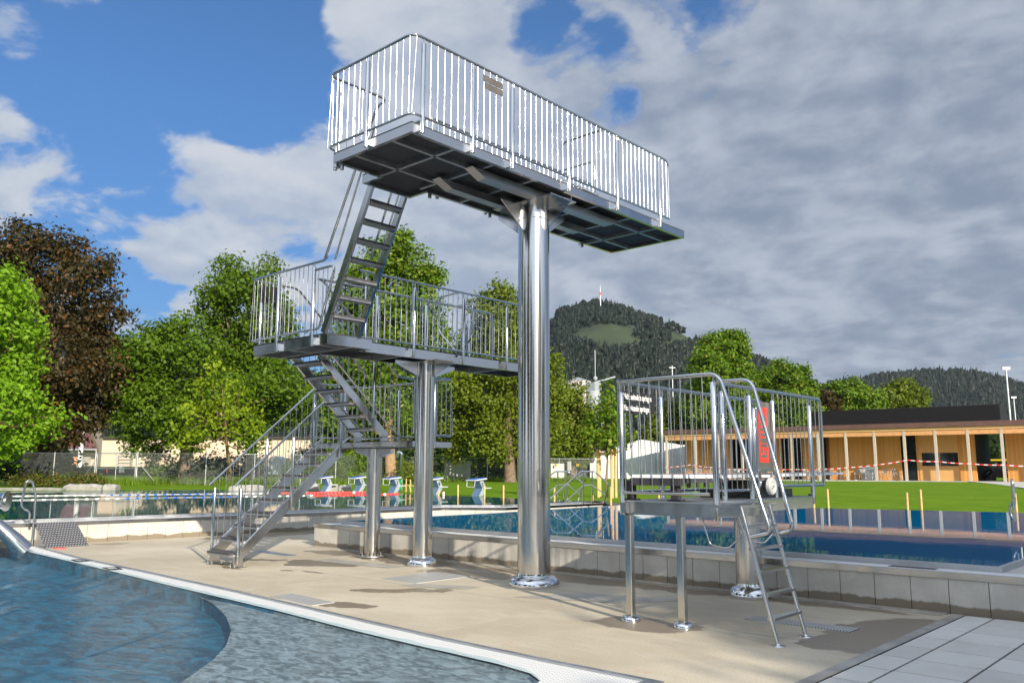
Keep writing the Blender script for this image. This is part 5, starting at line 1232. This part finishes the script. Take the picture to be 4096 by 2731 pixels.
# silos
t = thing('storage_tank', 'pinkish ribbed round storage tank beyond the trees', 'tank', tuple(atd(2310, 1800, 150)))
c = atd(2316, 1870, 150); zt_ = atd(2316, 1521, 150)[2]; r_ = 52/FPX*150
k = 48; vs = []; 
MB().lathe((c[0], c[1], 0), [(r_, 0), (r_, zt_)], 48).build('shell', 'silo_pink', t); MB().lathe((c[0], c[1], zt_), [(r_*1.01, 0.01), (.2, .8)], 48).build('cap', 'grey_roof', t)
t = thing('cement_silo', 'white cone bottomed silo with a gantry beside the storage tank', 'silo', tuple(atd(2380, 1800, 120))); c = atd(2378, 1870, 120); z0 = atd(2378, 1560, 120)[2]; z1 = atd(2378, 1645, 120)[2]; r_ = 30/FPX*120
MB().lathe((c[0], c[1], 0), [(.4, z1-1.5), (r_, z1), (r_, z0)], 28).build('hopper', 'silo_white', t)
g0 = atd(2356, 1560, 119); m = MB(); m.box(c[0]-.8, c[0]+.8, c[1]-.8, c[1]+.8, z0+.01, z0+1.2); m.build('head_house', 'silo_white', t)
for dx in (-.8, .8):
    for dy in (-.8, .8): MB().tube([(c[0]+dx, c[1]+dy, 0), (c[0]+dx, c[1]+dy, z1)], .08, 6).build('leg', 'galvanised', t)
m = MB(); p = atd(2381, 1500, 119); m.tube([(p[0], p[1], z0+1.5), (p[0], p[1], atd(2381, 1398, 119)[2])], .05, 6); m.build('lightning_rod', 'galvanised', t)
m = MB(); pe = atd(2460, 1518, 124); m.tube([(c[0], c[1], z0+1.2), (pe[0], pe[1], pe[2]+.4)], .14, 10); m.lathe((p[0], p[1], z0+1.2), [(.1, 0), (.3, .2), (.3, .5), (.1, .65)], 14); m.build('filling_pipe', 'silo_white', t)

# ------------------------------------------------------------------ trees
def foliage(blobs, size, dens, per, clump, seed, flat=.75, up=.5, inner=.45):
    size *= .74; per = int(per*1.9); dens *= .88; clump *= 1.12
    """leaf sized faces in clumps through each lobe of a crown; blobs: centre + radius (m)"""
    rg = np.random.default_rng(seed); Vs = []
    for c, r in blobs:
        nC = max(3, int(dens*4*math.pi*r*r/ (1+.25*r)))
        d = rg.normal(size=(nC, 3)); d /= np.linalg.norm(d, axis=1)[:, None]
        rad = r*(1.04-inner*rg.random(nC)**1.7); rad *= 1+.16*np.sin(d[:, 0]*5+seed+c[0])*np.sin(d[:, 2]*6+d[:, 1]*4+c[2])
        cc = np.array(c)+d*rad[:, None]*np.array((1, 1, .92))
        k = rg.integers(max(2, per//2), per*3//2+1, nC); idx = np.repeat(np.arange(nC), k); nL = len(idx)
        off = rg.normal(size=(nL, 3))*clump*np.array((1, 1, flat))*.55
        P = cc[idx]+off
        nr = d[idx]*.9+np.array((0, 0, up))+rg.normal(size=(nL, 3))*.65; nr /= np.linalg.norm(nr, axis=1)[:, None]
        a = np.cross(nr, rg.normal(size=(nL, 3))); a /= np.linalg.norm(a, axis=1)[:, None]+1e-9; b = np.cross(nr, a)
        s = size*(.55+.8*rg.random(nL))[:, None]
        tip = nr*s*(-.15)
        Vs.append(np.stack([P-a*s*.62, P-b*s*.36+tip*.2, P+a*s*.62+tip, P+b*s*.36+tip*.2], 1).reshape(-1, 3))
    V = np.concatenate(Vs); F = np.arange(len(V)).reshape(-1, 4); return V, F
def tree(name, label, cat, base, blobs, leaf, size, dens=2.2, per=16, clump=.55, trunk=.28, seed=1, group=None, bark='bark', limbs=7, lean=(0, 0), extra=None, **kw):
    t = thing(name, label, cat, tuple(base), group); base = np.array(base, float)
    rg = random.Random(seed)
    zs = [b[0][2] for b in blobs]; cx = np.mean([b[0] for b in blobs], 0); top = max(zs)
    m = MB(); fork = base+(np.array((cx[0], cx[1], 0))-np.array((base[0], base[1], 0)))*.35; fork[2] = base[2]+(top-base[2])*.33
    apex = np.array((cx[0], cx[1], base[2]+(top-base[2])*.88))
    mid = (base+fork)/2+np.array((rg.uniform(-.1, .1), rg.uniform(-.1, .1), 0))
    m.tube([base-(0, 0, .3), base+(0, 0, .25), mid, fork, (fork+apex)/2+np.array((rg.uniform(-.3, .3), rg.uniform(-.3, .3), 0)), apex], trunk, 10, radii=[trunk*1.5, trunk*1.12, trunk, trunk*.85, trunk*.5, trunk*.1])
    for c, r in rg.sample(blobs, min(limbs, len(blobs))):
        c = np.array(c); s = fork+(apex-fork)*rg.uniform(0, .6); k = (s+c)/2+np.array((0, 0, -.12*np.linalg.norm(c-s)))
        m.tube([s, k, c], trunk*.3, 6, radii=[trunk*.42, trunk*.25, trunk*.06])
    m.build('trunk', bark, t)
    V, F = foliage(blobs, size, dens, per, clump, seed, **kw); npmesh('crown', V, F, leaf, t)
    if extra:
        V, F = foliage(extra[0], size, dens*.6, per, clump, seed+50, **kw); npmesh('dry_foliage', V, F, extra[1], t)
    return t
def pblobs(lst, dep, seed, spread=.55):
    rg = random.Random(seed); out = []
    for x, y, r in lst:
        rm = r/FPX*dep; d = dep+rg.uniform(-1, 1)*rm*spread*2.0
        c = atd(x, y, d); out.append(((c[0], c[1], c[2]), rm*d/dep))
    return out
def groundat(x, dep, z=.5):
    p = atd(x, 1880, dep); return (p[0], p[1], z)
tree('maple_tree', 'bright green maple with drooping branches at the far left edge', 'tree', groundat(-160, 46),
     pblobs([(-60, 1230, 150), (30, 1140, 80), (70, 1290, 95), (-40, 1450, 160), (60, 1450, 90), (20, 1600, 110), (110, 1600, 55), (130, 1690, 55), (190, 1690, 40), (235, 1668, 24), (-80, 1700, 130), (80, 1760, 50), (20, 1800, 50), (-150, 1350, 160)], 46, 3), 'leaf_maple', .30, 3.0, 15, .55, .42, 11, bark='bark_pale')
tree('copper_beech', 'large dark copper leaved tree behind the bright maple', 'tree', groundat(106, 58),
     pblobs([(60, 985, 85), (-50, 1020, 100), (70, 915, 30), (200, 965, 62), (300, 1010, 58), (190, 1080, 100), (330, 1100, 82), (420, 1070, 48), (90, 1130, 100), (430, 1170, 38), (260, 1215, 110), (400, 1240, 50), (490, 1262, 30), (110, 1280, 130), (350, 1330, 105), (425, 1390, 68), (250, 1450, 130), (420, 1490, 88), (500, 1500, 50), (540, 1520, 28), (330, 1580, 105), (160, 1580, 130), (440, 1585, 55), (200, 1700, 90), (370, 1660, 55), (20, 1500, 150), (290, 1720, 50), (60, 1700, 100), (150, 1790, 50)], 60, 5), 'leaf_copper', .34, 2.7, 17, .7, .46, 12)
tree('linden_tree', 'broad green tree with drooping lower branches left of the tower', 'tree', groundat(737, 60),
     pblobs([(530, 1420, 78), (620, 1375, 85), (700, 1330, 65), (745, 1300, 38), (660, 1450, 125), (540, 1540, 85), (780, 1420, 90), (500, 1610, 70), (620, 1610, 115), (510, 1700, 55), (560, 1770, 45), (690, 1700, 85), (780, 1600, 110), (860, 1690, 75), (760, 1770, 45), (900, 1560, 110), (960, 1680, 85), (1040, 1600, 95), (1000, 1750, 50), (1100, 1520, 85), (1150, 1640, 80), (1190, 1560, 50)], 61, 7), 'leaf_green', .32, 2.8, 17, .65, .46, 13)
tree('linden_tree', 'tall upright green tree rising behind the lower platform end', 'tree', groundat(1010, 68),
     pblobs([(920, 1078, 55), (880, 1150, 72), (980, 1150, 78), (1080, 1065, 40), (1050, 1150, 66), (855, 1240, 66), (950, 1270, 108), (1070, 1270, 88), (880, 1380, 90), (1020, 1400, 108), (1130, 1225, 42), (1120, 1340, 75), (835, 1320, 46), (820, 1180, 25), (960, 1520, 110), (1100, 1450, 70)], 67, 9), 'leaf_green', .32, 2.8, 17, .65, .46, 14)
tree('linden_tree', 'tall broad sunlit linden directly behind the lower platform', 'tree', groundat(1565, 64),
     pblobs([(1590, 970, 48), (1540, 1030, 68), (1640, 1045, 68), (1480, 1085, 66), (1425, 1110, 46), (1580, 1130, 108), (1700, 1110, 56), (1745, 1100, 34), (1450, 1200, 98), (1690, 1220, 88), (1580, 1280, 128), (1420, 1330, 95), (1720, 1350, 78), (1500, 1430, 118), (1640, 1450, 108), (1390, 1450, 76), (1350, 1560, 86), (1480, 1580, 108), (1620, 1600, 105), (1330, 1680, 74), (1450, 1710, 84), (1560, 1690, 80), (1660, 1710, 66), (1400, 1790, 46), (1740, 1500, 66), (1260, 1600, 50), (1290, 1760, 40)], 65, 10), 'leaf_linden', .34, 2.8, 18, .65, .40, 15, bark='bark_pale')
tree('lime_tree', 'olive green tree half hidden behind the tallest column', 'tree', groundat(2040, 72),
     pblobs([(1985, 1170, 42), (1940, 1230, 58), (2040, 1220, 56), (1990, 1300, 78), (1900, 1340, 56), (2070, 1330, 58), (1880, 1450, 78), (1990, 1440, 98), (1830, 1560, 86), (1940, 1580, 108), (2060, 1560, 98), (2160, 1480, 62), (1800, 1690, 86), (1920, 1710, 88), (2040, 1700, 98), (2150, 1640, 86), (2180, 1740, 66), (1830, 1790, 50), (1980, 1790, 56), (2110, 1800, 46), (2205, 1590, 50), (2215, 1430, 26)], 72, 17), 'leaf_olive', .34, 2.7, 17, .7, .46, 16)
tree('maple_tree', 'olive leaved smaller tree in front of the storage tank', 'tree', groundat(2290, 92),
     pblobs([(2230, 1550, 46), (2215, 1640, 56), (2260, 1690, 56), (2300, 1590, 42), (2310, 1560, 26), (2320, 1670, 56), (2290, 1770, 56), (2350, 1740, 50), (2230, 1790, 46), (2360, 1650, 34), (2330, 1820, 36)], 92, 19), 'leaf_olive', .42, 2.4, 15, .8, .3, 17)
fd = float((FR[0]-CAM)@_fw)
tree('young_tree', 'slender young tree held in the square wooden stake frame', 'tree', tuple(atz(2427, 1988, G0)),
     pblobs([(2438, 1545, 16), (2420, 1590, 26), (2462, 1600, 26), (2400, 1640, 32), (2445, 1650, 38), (2490, 1640, 22), (2380, 1690, 34), (2430, 1710, 46), (2485, 1710, 34), (2375, 1740, 30), (2440, 1755, 42), (2500, 1760, 24)], fd, 21, .8), 'leaf_linden', .17, 9, 11, .24, .05, 18, limbs=10, bark='bark_pale', extra=(pblobs([(2430, 1765, 34), (2470, 1790, 24), (2400, 1775, 24)], fd, 22), 'leaf_dry'))
tree('round_tree', 'dense round headed tree standing behind the pavilion left end', 'tree', groundat(2880, 124, .5),
     pblobs([(2950, 1358, 34), (2910, 1362, 40), (2850, 1380, 42), (2815, 1425, 38), (2905, 1420, 66), (2965, 1410, 32), (2795, 1465, 36), (2860, 1500, 84), (2950, 1480, 52), (2835, 1580, 80), (2940, 1575, 70), (2880, 1660, 96), (2800, 1640, 52), (2960, 1670, 56), (2800, 1720, 60), (2940, 1760, 60)], 124, 23), 'leaf_linden', .52, 2.6, 17, .75, .4, 19)
tree('lime_tree', 'wide green tree right of the round headed tree above the pavilion', 'tree', groundat(3130, 132, .5),
     pblobs([(3000, 1530, 36), (3060, 1525, 54), (3120, 1505, 62), (3180, 1510, 50), (3220, 1560, 44), (3090, 1600, 76), (3170, 1610, 76), (3010, 1620, 60), (3235, 1640, 50), (3080, 1690, 70), (3180, 1700, 70)], 132, 25), 'leaf_linden', .55, 2.5, 16, .8, .4, 20)
tree('copper_tree', 'small reddish brown tree left of the roof screen', 'tree', groundat(3290, 138, .5), pblobs([(3285, 1585, 34), (3320, 1610, 36), (3270, 1640, 40), (3330, 1650, 30)], 138, 27), 'leaf_copper', .56, 2.4, 15, .8, .3, 21)
tree('lime_tree', 'green tree behind the left half of the roof screen', 'tree', groundat(3400, 140, .5), pblobs([(3330, 1560, 34), (3390, 1560, 50), (3400, 1620, 56), (3470, 1600, 52), (3440, 1560, 26), (3500, 1630, 44), (3360, 1640, 50)], 140, 29), 'leaf_linden', .58, 2.4, 15, .85, .4, 22)
tree('lime_tree', 'yellowish green tree behind the right half of the roof screen', 'tree', groundat(3620, 143, .5), pblobs([(3550, 1590, 44), (3615, 1562, 46), (3650, 1590, 46), (3590, 1625, 56), (3670, 1630, 40), (3530, 1640, 40)], 143, 31), 'leaf_olive', .58, 2.4, 15, .85, .4, 23)
tree('round_tree', 'low round olive tree behind the marquee tent', 'tree', groundat(2720, 128, .5), pblobs([(2660, 1670, 46), (2720, 1650, 56), (2780, 1680, 46), (2640, 1735, 56), (2720, 1730, 76), (2800, 1745, 56), (2690, 1790, 50), (2590, 1760, 40), (2560, 1790, 36)], 128, 33), 'leaf_olive', .54, 2.4, 15, .85, .35, 24)
tree('young_tree', 'yellow green young tree with a thin trunk on the lawn left of the stairs', 'tree', tuple(atz(918, 1937, .5)),
     pblobs([(845, 1470, 36), (905, 1525, 52), (800, 1560, 52), (960, 1560, 42), (755, 1640, 50), (860, 1625, 62), (950, 1640, 54), (1015, 1655, 34), (740, 1715, 44), (830, 1715, 54), (930, 1715, 46), (1000, 1735, 36), (715, 1780, 28), (1040, 1700, 22)], 50, 35), 'leaf_young', .30, 1.7, 8, .45, .12, 25, limbs=14, bark='bark_pale', inner=.6)
def bush(label, lst, dep, leaf, size, seed, name='bush', cat='bush', z=.5, group=None, dens=3.0):
    bl = pblobs(lst, dep, seed, .4); c = np.mean([b[0] for b in bl], 0); V, F = foliage(bl, size, dens, 14, .4, seed)
    k = V[:, 2] > z-.05; keep = k.reshape(-1, 4).all(1); V = V.reshape(-1, 4, 3)[keep].reshape(-1, 3)
    return tag(npmesh(name, V, np.arange(len(V)).reshape(-1, 4), leaf, loc=(c[0], c[1], z)), label, cat, group)
bush('low clipped hedge strip behind the edging stones at the far left', [(x, 1932+4*math.sin(x), 27) for x in range(62, 395, 17)]+[(x, 1945, 22) for x in range(70, 395, 20)]+[(370+i*8, 1940, 20) for i in range(4)], 48, 'leaf_hedge', .16, 41, 'hedge', 'hedge', dens=8)
bush('dark shrubs in front of the fence at the far left edge', [(-40, 1850, 70), (20, 1870, 50), (60, 1880, 34), (-80, 1800, 60)], 51, 'leaf_dark', .26, 42)
bush('loose green shrub along the fence right of the gate', [(730, 1885, 36), (780, 1895, 40), (700, 1905, 26), (820, 1905, 26), (760, 1860, 26)], 60, 'leaf_dark', .24, 43)
bush('dark overhanging shrub on the fence left of the thin young tree', [(600, 1830, 40), (640, 1800, 40), (615, 1880, 40), (670, 1860, 34)], 62, 'leaf_green', .26, 44)
bush('dark shrubs below the green trees in front of the beige hall', [(840, 1850, 44), (880, 1868, 40), (820, 1885, 34), (930, 1845, 36), (1000, 1850, 42), (1040, 1870, 36)], 66, 'leaf_dark', .28, 50)
bush('dark shrub behind the stairs beside the tarpaulin', [(1180, 1855, 42), (1225, 1845, 46), (1250, 1880, 36), (1165, 1890, 30)], 68, 'leaf_green', .28, 51)
bush('sunlit leafy shrub beneath the first landing', [(1330, 1850, 46), (1370, 1820, 44), (1400, 1870, 46), (1440, 1840, 40), (1350, 1900, 34)], 62, 'leaf_linden', .24, 45)
bush('twiggy yellowish shrub beside the swan neck shower', [(1640, 1860, 34), (1660, 1900, 34), (1625, 1905, 26), (1690, 1880, 30)], 62, 'leaf_olive', .22, 46)
bush('dark shrub in the gaps of the fence behind starting block five', [(1950, 1890, 40), (2000, 1880, 46), (1900, 1895, 30), (2040, 1895, 34), (1860, 1900, 24)], 84, 'leaf_dark', .3, 47)
# uncountable greenery beyond the fence
bl = pblobs([(x, 1838+18*math.sin(x*.7), 52) for x in range(1240, 2420, 44)]+[(x, 1780+20*math.sin(x), 50) for x in range(1740, 2420, 60)], 108, 48)
V, F = foliage(bl, .6, 1.6, 14, 1.0, 49); o = npmesh('shrub_belt', V, F, 'leaf_dark', loc=(*bl[0][0][:2], .5)); tag(o, 'dark belt of shrubs beyond the chain link fence', 'shrubs', kind='stuff')
bl = pblobs([(x, 1800+14*math.sin(x*.7), 70) for x in range(2980, 4300, 60)], 165, 58)+pblobs([(x, 1840, 60) for x in range(-300, 300, 60)], 90, 59)
V, F = foliage(bl, .6, 1.4, 14, 1.0, 59); o = npmesh('shrub_belt', V, F, 'leaf_dark', loc=(*bl[0][0][:2], .5)); tag(o, 'dark greenery far behind the pavilion and the left fence', 'shrubs', kind='stuff')
rg = np.random.default_rng(5); P = []
for x0, x1, d0, d1, nn_ in ((380, 850, 52.5, 57, 2600), (850, 1650, 54, 64, 2600), (1690, 2400, 74, 78, 1800)):
    for _ in range(nn_):
        x = rg.uniform(x0, x1); s = (x-x0)/(x1-x0); p = atd(x, 1900, d0+(d1-d0)*s-rg.uniform(-1.5, 1.5)); h = rg.uniform(.15, .6); a = rg.uniform(0, 6.28); w = .035
        P.append([(p[0]-w*math.cos(a), p[1]-w*math.sin(a), .46), (p[0]+w*math.cos(a), p[1]+w*math.sin(a), .46), (p[0]+rg.normal()*.1, p[1]+rg.normal()*.1, .5+h)])
V = np.array(P).reshape(-1, 3); o = npmesh('tall_grass', V, np.arange(len(V)).reshape(-1, 3), 'leaf_linden', loc=tuple(V[0])); tag(o, 'long unmown grass along the foot of the fences', 'grass', kind='stuff')
# trees behind the viewer, out of the frame: the first one shades the right part of the deck, the others are mirrored in the steel
def st(s, t, z): return (-.9304*s+.3665*t, .3665*s+.9304*t, z)
SB_ = -21.0
tree('shade_tree', 'large broad tree on the paving whose shade covers the springboard side of the deck', 'tree', st(SB_, 9.5, 0),
     [(st(SB_, 7.6, 10.8), 1.9), (st(SB_+.5, 9.5, 11.4), 2.3), (st(SB_, 6.0, 9.2), 1.6), (st(SB_-.8, 4.9, 8.3), 1.4), (st(SB_+.6, 4.2, 8.3), 1.1), (st(SB_, 8, 8.6), 2.5), (st(SB_, 11.5, 10.2), 2.8), (st(SB_, 6.2, 6.6), 2.2), (st(SB_+1, 9, 6), 2.8), (st(SB_, 12, 7), 3.0), (st(SB_, 4.4, 5.8), 1.4), (st(SB_, 14, 9), 2.6), (st(SB_, 7, 4.2), 2.2), (st(SB_, 10.5, 3.8), 2.2), (st(SB_, 16, 7), 2.6), (st(SB_, 17, 10), 2.6), (st(SB_, 14, 4.2), 2.2)], 'leaf_green', .34, 3.6, 22, .7, .5, 71, inner=.7)
for i, (x, y, h) in enumerate(((-34, -12, 13), (-22, -19, 12), (-8, -24, 14), (6, -27, 13), (22, -27, 11), (36, 20, 11), (40, 34, 13), (-48, -22, 15))):
    rg_ = random.Random(90+i); bl = [((x+rg_.uniform(-3.5, 3.5), y+rg_.uniform(-3.5, 3.5), h*rg_.uniform(.3, .85)), h*rg_.uniform(.16, .22)) for _ in range(16)]
    tree('background_tree', 'green broadleaf tree standing behind the viewpoint', 'tree', (x, y, 0), bl, 'leaf_green', .6, 1.3, 14, 1.0, .4, 90+i, group='trees behind the viewpoint', limbs=3)

# ------------------------------------------------------------------ hills, forest, mast
HAZE = 0.00005
def interp(tab, x):
    xs_, ys_ = zip(*tab); return float(np.interp(x, xs_, ys_))
def pip(x, y, poly):
    c = False; j = len(poly)-1
    for i in range(len(poly)):
        (xi, yi), (xj, yj) = poly[i], poly[j]
        if (yi > y) != (yj > y) and x < (xj-xi)*(y-yi)/(yj-yi)+xi: c = not c
        j = i
    return c
def hill(name, sky_, Dr, Db, x0, x1, zb, mats, meadow, count, seed, hts, label, treepx, decid=.4, prof=1.0, back=.7, skip=None):
    nx, nt = 90, 46
    ts = list(np.linspace(0, 1, nt))+[1.15, 1.4, 1.9]
    def pos(x, t_):
        d = ray(x, 1880); hd = d/math.hypot(d[0], d[1]); tt = min(t_, 1.0); D = Db+(Dr-Db)*t_
        zr = atD(x, interp(sky_, x)+treepx, Dr)[2]; z = zb+(zr-zb)*(tt**prof)
        if t_ > 1: z = zr-(t_-1)*(zr-zb)*back
        z += 3.0*math.sin(x*.017+t_*9)*math.sin(t_*13+x*.006)*(0 < t_ < 1)
        return np.array((hd[0]*D, hd[1]*D, z))
    V = [pos(x0+(x1-x0)*i/nx, t_) for t_ in ts for i in range(nx+1)]
    F = [(j*(nx+1)+i, j*(nx+1)+i+1, (j+1)*(nx+1)+i+1, (j+1)*(nx+1)+i) for j in range(len(ts)-1) for i in range(nx)]
    o = npmesh(name, V, F, mats[0], smooth=True); struct(o)
    if len(mats) > 1:
        o.data.materials.append(MATS[mats[1]]); Va = np.array(V); idx = []
        cen = Va[np.array(F)].mean(1); pc = topx(cen); pc = pc+np.stack([9*np.sin(pc[:, 1]*.21+pc[:, 0]*.05), 7*np.sin(pc[:, 0]*.09)], 1); o.data.polygons.foreach_set('material_index', [int(pip(a, b, meadow)) for a, b in pc])
    rg = np.random.default_rng(seed); tri = []
    for _ in range(count):
        x = rg.uniform(x0, x1); t_ = rg.random()**.9*1.06; p = pos(x, t_); q = topx(p)[0]
        if meadow and pip(q[0], q[1], meadow):
            if not (skip and any(pip(q[0], q[1], s_) for s_ in skip)): continue
        con = rg.random() > decid; H = rg.uniform(*hts)*(1 if con else .75); k = 6; a0 = rg.random()*6.28
        if con:
            w = H*rg.uniform(.15, .22)
            for zb_, zt__, ww in ((.05, .55, 1), (.3, .8, .72), (.55, 1.0, .42)):
                rr = w*ww*(1+.25*rg.normal(size=k)); ring = [p+np.array((math.cos(a0+6.28*i/k)*rr[i], math.sin(a0+6.28*i/k)*rr[i], H*zb_)) for i in range(k)]; ap = p+np.array((0, 0, H*zt__))
                for i in range(k): tri += [ring[i], ring[(i+1) % k], ap]
        else:
            w = H*rg.uniform(.30, .42); rings = []
            for zf, wf in ((.15, .6), (.45, 1.0), (.75, .85), (.95, .4)):
                rr = w*wf*(1+.18*rg.normal(size=k)); rings.append([p+np.array((math.cos(a0+6.28*i/k)*rr[i], math.sin(a0+6.28*i/k)*rr[i], H*zf*(1+.04*rg.normal()))) for i in range(k)])
            ap = p+np.array((0, 0, H*1.02))
            for a, b in zip(rings[:-1], rings[1:]):
                for i in range(k): tri += [a[i], a[(i+1) % k], b[(i+1) % k], a[i], b[(i+1) % k], b[i]]
            for i in range(k): tri += [rings[-1][i], rings[-1][(i+1) % k], ap]
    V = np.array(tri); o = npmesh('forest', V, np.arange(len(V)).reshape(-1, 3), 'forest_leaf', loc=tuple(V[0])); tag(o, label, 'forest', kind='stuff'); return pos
SKY1 = [(1200, 1500), (1600, 1420), (2000, 1330), (2200, 1280), (2250, 1222), (2330, 1200), (2400, 1190), (2470, 1205), (2500, 1218), (2600, 1248), (2700, 1290), (2800, 1342), (2860, 1368), (2990, 1398), (3080, 1430), (3150, 1464), (3250, 1510), (3330, 1555), (3500, 1640), (3700, 1720)]
MEAD = [(2290, 1345), (2325, 1318), (2386, 1297), (2450, 1296), (2528, 1308), (2640, 1323), (2768, 1341), (2785, 1366), (2707, 1390), (2620, 1382), (2559, 1380), (2500, 1400), (2457, 1404), (2400, 1400), (2310, 1366)]
SKIP = [[(2525, 1345), (2560, 1318), (2590, 1345), (2600, 1372), (2540, 1352)], [(2600, 1318), (2680, 1330), (2690, 1372), (2610, 1368)]]
hill('hill', SKY1, 1000, 480, 1150, 3750, 1, ('hill_floor', 'hill_meadow'), MEAD, 17000, 81, (6, 12), 'dark mixed forest covering the hill with the transmission mast', 24, .5, .95, skip=SKIP)
SKY2 = [(3150, 1640), (3250, 1570), (3330, 1540), (3396, 1518), (3468, 1505), (3580, 1491), (3690, 1480), (3803, 1480), (3937, 1482), (4039, 1507), (4096, 1532), (4400, 1600)]
hill('hill', SKY2, 1500, 900, 3100, 4400, 1, ('hill_floor',), None, 9000, 82, (10, 19), 'dark forest on the lower hill at the right', 22, .5)
SKY3 = [(-200, 1300), (200, 1280), (476, 1325), (557, 1343), (620, 1356), (800, 1390), (1300, 1480), (1700, 1560)]
MEAD3 = [(430, 1338), (560, 1352), (640, 1362), (560, 1420), (500, 1445), (430, 1430)]
hill('hill', SKY3, 900, 350, -300, 1750, 1, ('hill_floor', 'far_meadow'), MEAD3, 5000, 83, (7, 12), 'forest and scrub on the hill glimpsed between the left trees', 30, .6)
# mast, barn, power pole on the hill
p = atD(2403, 1300, 985.0); zt_ = atD(2403, 1142, 985.0)[2]
t = thing('transmission_mast', 'slender red and white transmission mast on the forested hill', 'mast', tuple(p)); hm = zt_-p[2]
MB().tube([p, p+np.array((0, 0, hm*.70))], 1.0, 6, radii=[1.2, .8]).build('lattice', 'galvanised', t)
MB().tube([p+np.array((0, 0, hm*.70)), p+np.array((0, 0, hm))], .5, 6, radii=[.6, .25]).build('antenna', 'white_paint', t)
MB().tube([p+np.array((0, 0, hm*.76)), p+np.array((0, 0, hm*.83))], .9, 6).build('red_section', 'red_paint', t)
m = MB()
for f_ in (.06, .12, .2, .3): m.tube([p+_r0*(-1.8)+np.array((0, 0, hm*f_)), p+_r0*1.8+np.array((0, 0, hm*f_))], .7, 6)
m.build('dish', 'white_paint', t)
p = atD(2409, 1302, 980); t = thing('barn', 'small wooden barn at the foot of the mast', 'barn', tuple(p)); m = MB(); m.beam(p-_r0*9.5+(0, 0, 2.2), p+_r0*9.5+(0, 0, 2.2), 8, 5.6); m.build('wall', 'orange_wood', t)
m = MB(); bk = np.array((_fw[0], _fw[1], 0))*5.4
m.extrude([p-_r0*10.5-bk+(0, 0, 4.8), p-_r0*10.5+(0, 0, 8.2), p-_r0*10.5+bk+(0, 0, 4.8)], _r0*21); m.build('roof', 'grey_roof', t)
p = atD(2472, 1303, 975); t = thing('hut', 'tiny red roofed hut on the hill meadow', 'hut', tuple(p)); m = MB(); m.beam(p-_r0*2.5+(0, 0, 1.2), p+_r0*2.5+(0, 0, 1.2), 4, 3.2); m.build('wall', 'white_paint', t)
m = MB(); m.extrude([p-_r0*3.2-bk*.55+(0, 0, 2.6), p-_r0*3.2+(0, 0, 5), p-_r0*3.2+bk*.55+(0, 0, 2.6)], _r0*6.4); m.build('roof', 'red_roof', t)
p = atD(2690, 1530, 470); t = thing('power_pole', 'thin grey power pole on the lower slope of the hill', 'pole', tuple(p)); z_ = atD(2690, 1463, 470)[2]; m = MB(); m.tube([p-(0, 0, 8), (p[0], p[1], z_)], .35, 6); m.beam((p[0]-_r0[0]*1.6, p[1]-_r0[1]*1.6, z_-1), (p[0]+_r0[0]*1.6, p[1]+_r0[1]*1.6, z_-1), .3, .3); m.build('pole', 'galvanised', t)

# ------------------------------------------------------------------ the air itself
m = bpy.data.materials.new('haze_air'); m.use_nodes = True; m.node_tree.nodes.clear(); t_ = NT(m.node_tree)
pv_ = t_.node('ShaderNodeVolumePrincipled', Color=(0.80, 0.88, 1.0), Density=HAZE, Anisotropy=0.2); ou = t_.n.new('ShaderNodeOutputMaterial'); t_.l.new(pv_.outputs[0], ou.inputs['Volume']); MATS['haze_air'] = m
if HAZE > 0:
    hz = MB().box(-2600, 900, -200, 2900, -4.5, 420).build('haze', 'haze_air'); tag(hz, 'thin blue haze in the air over the whole scene', 'haze', kind='stuff')
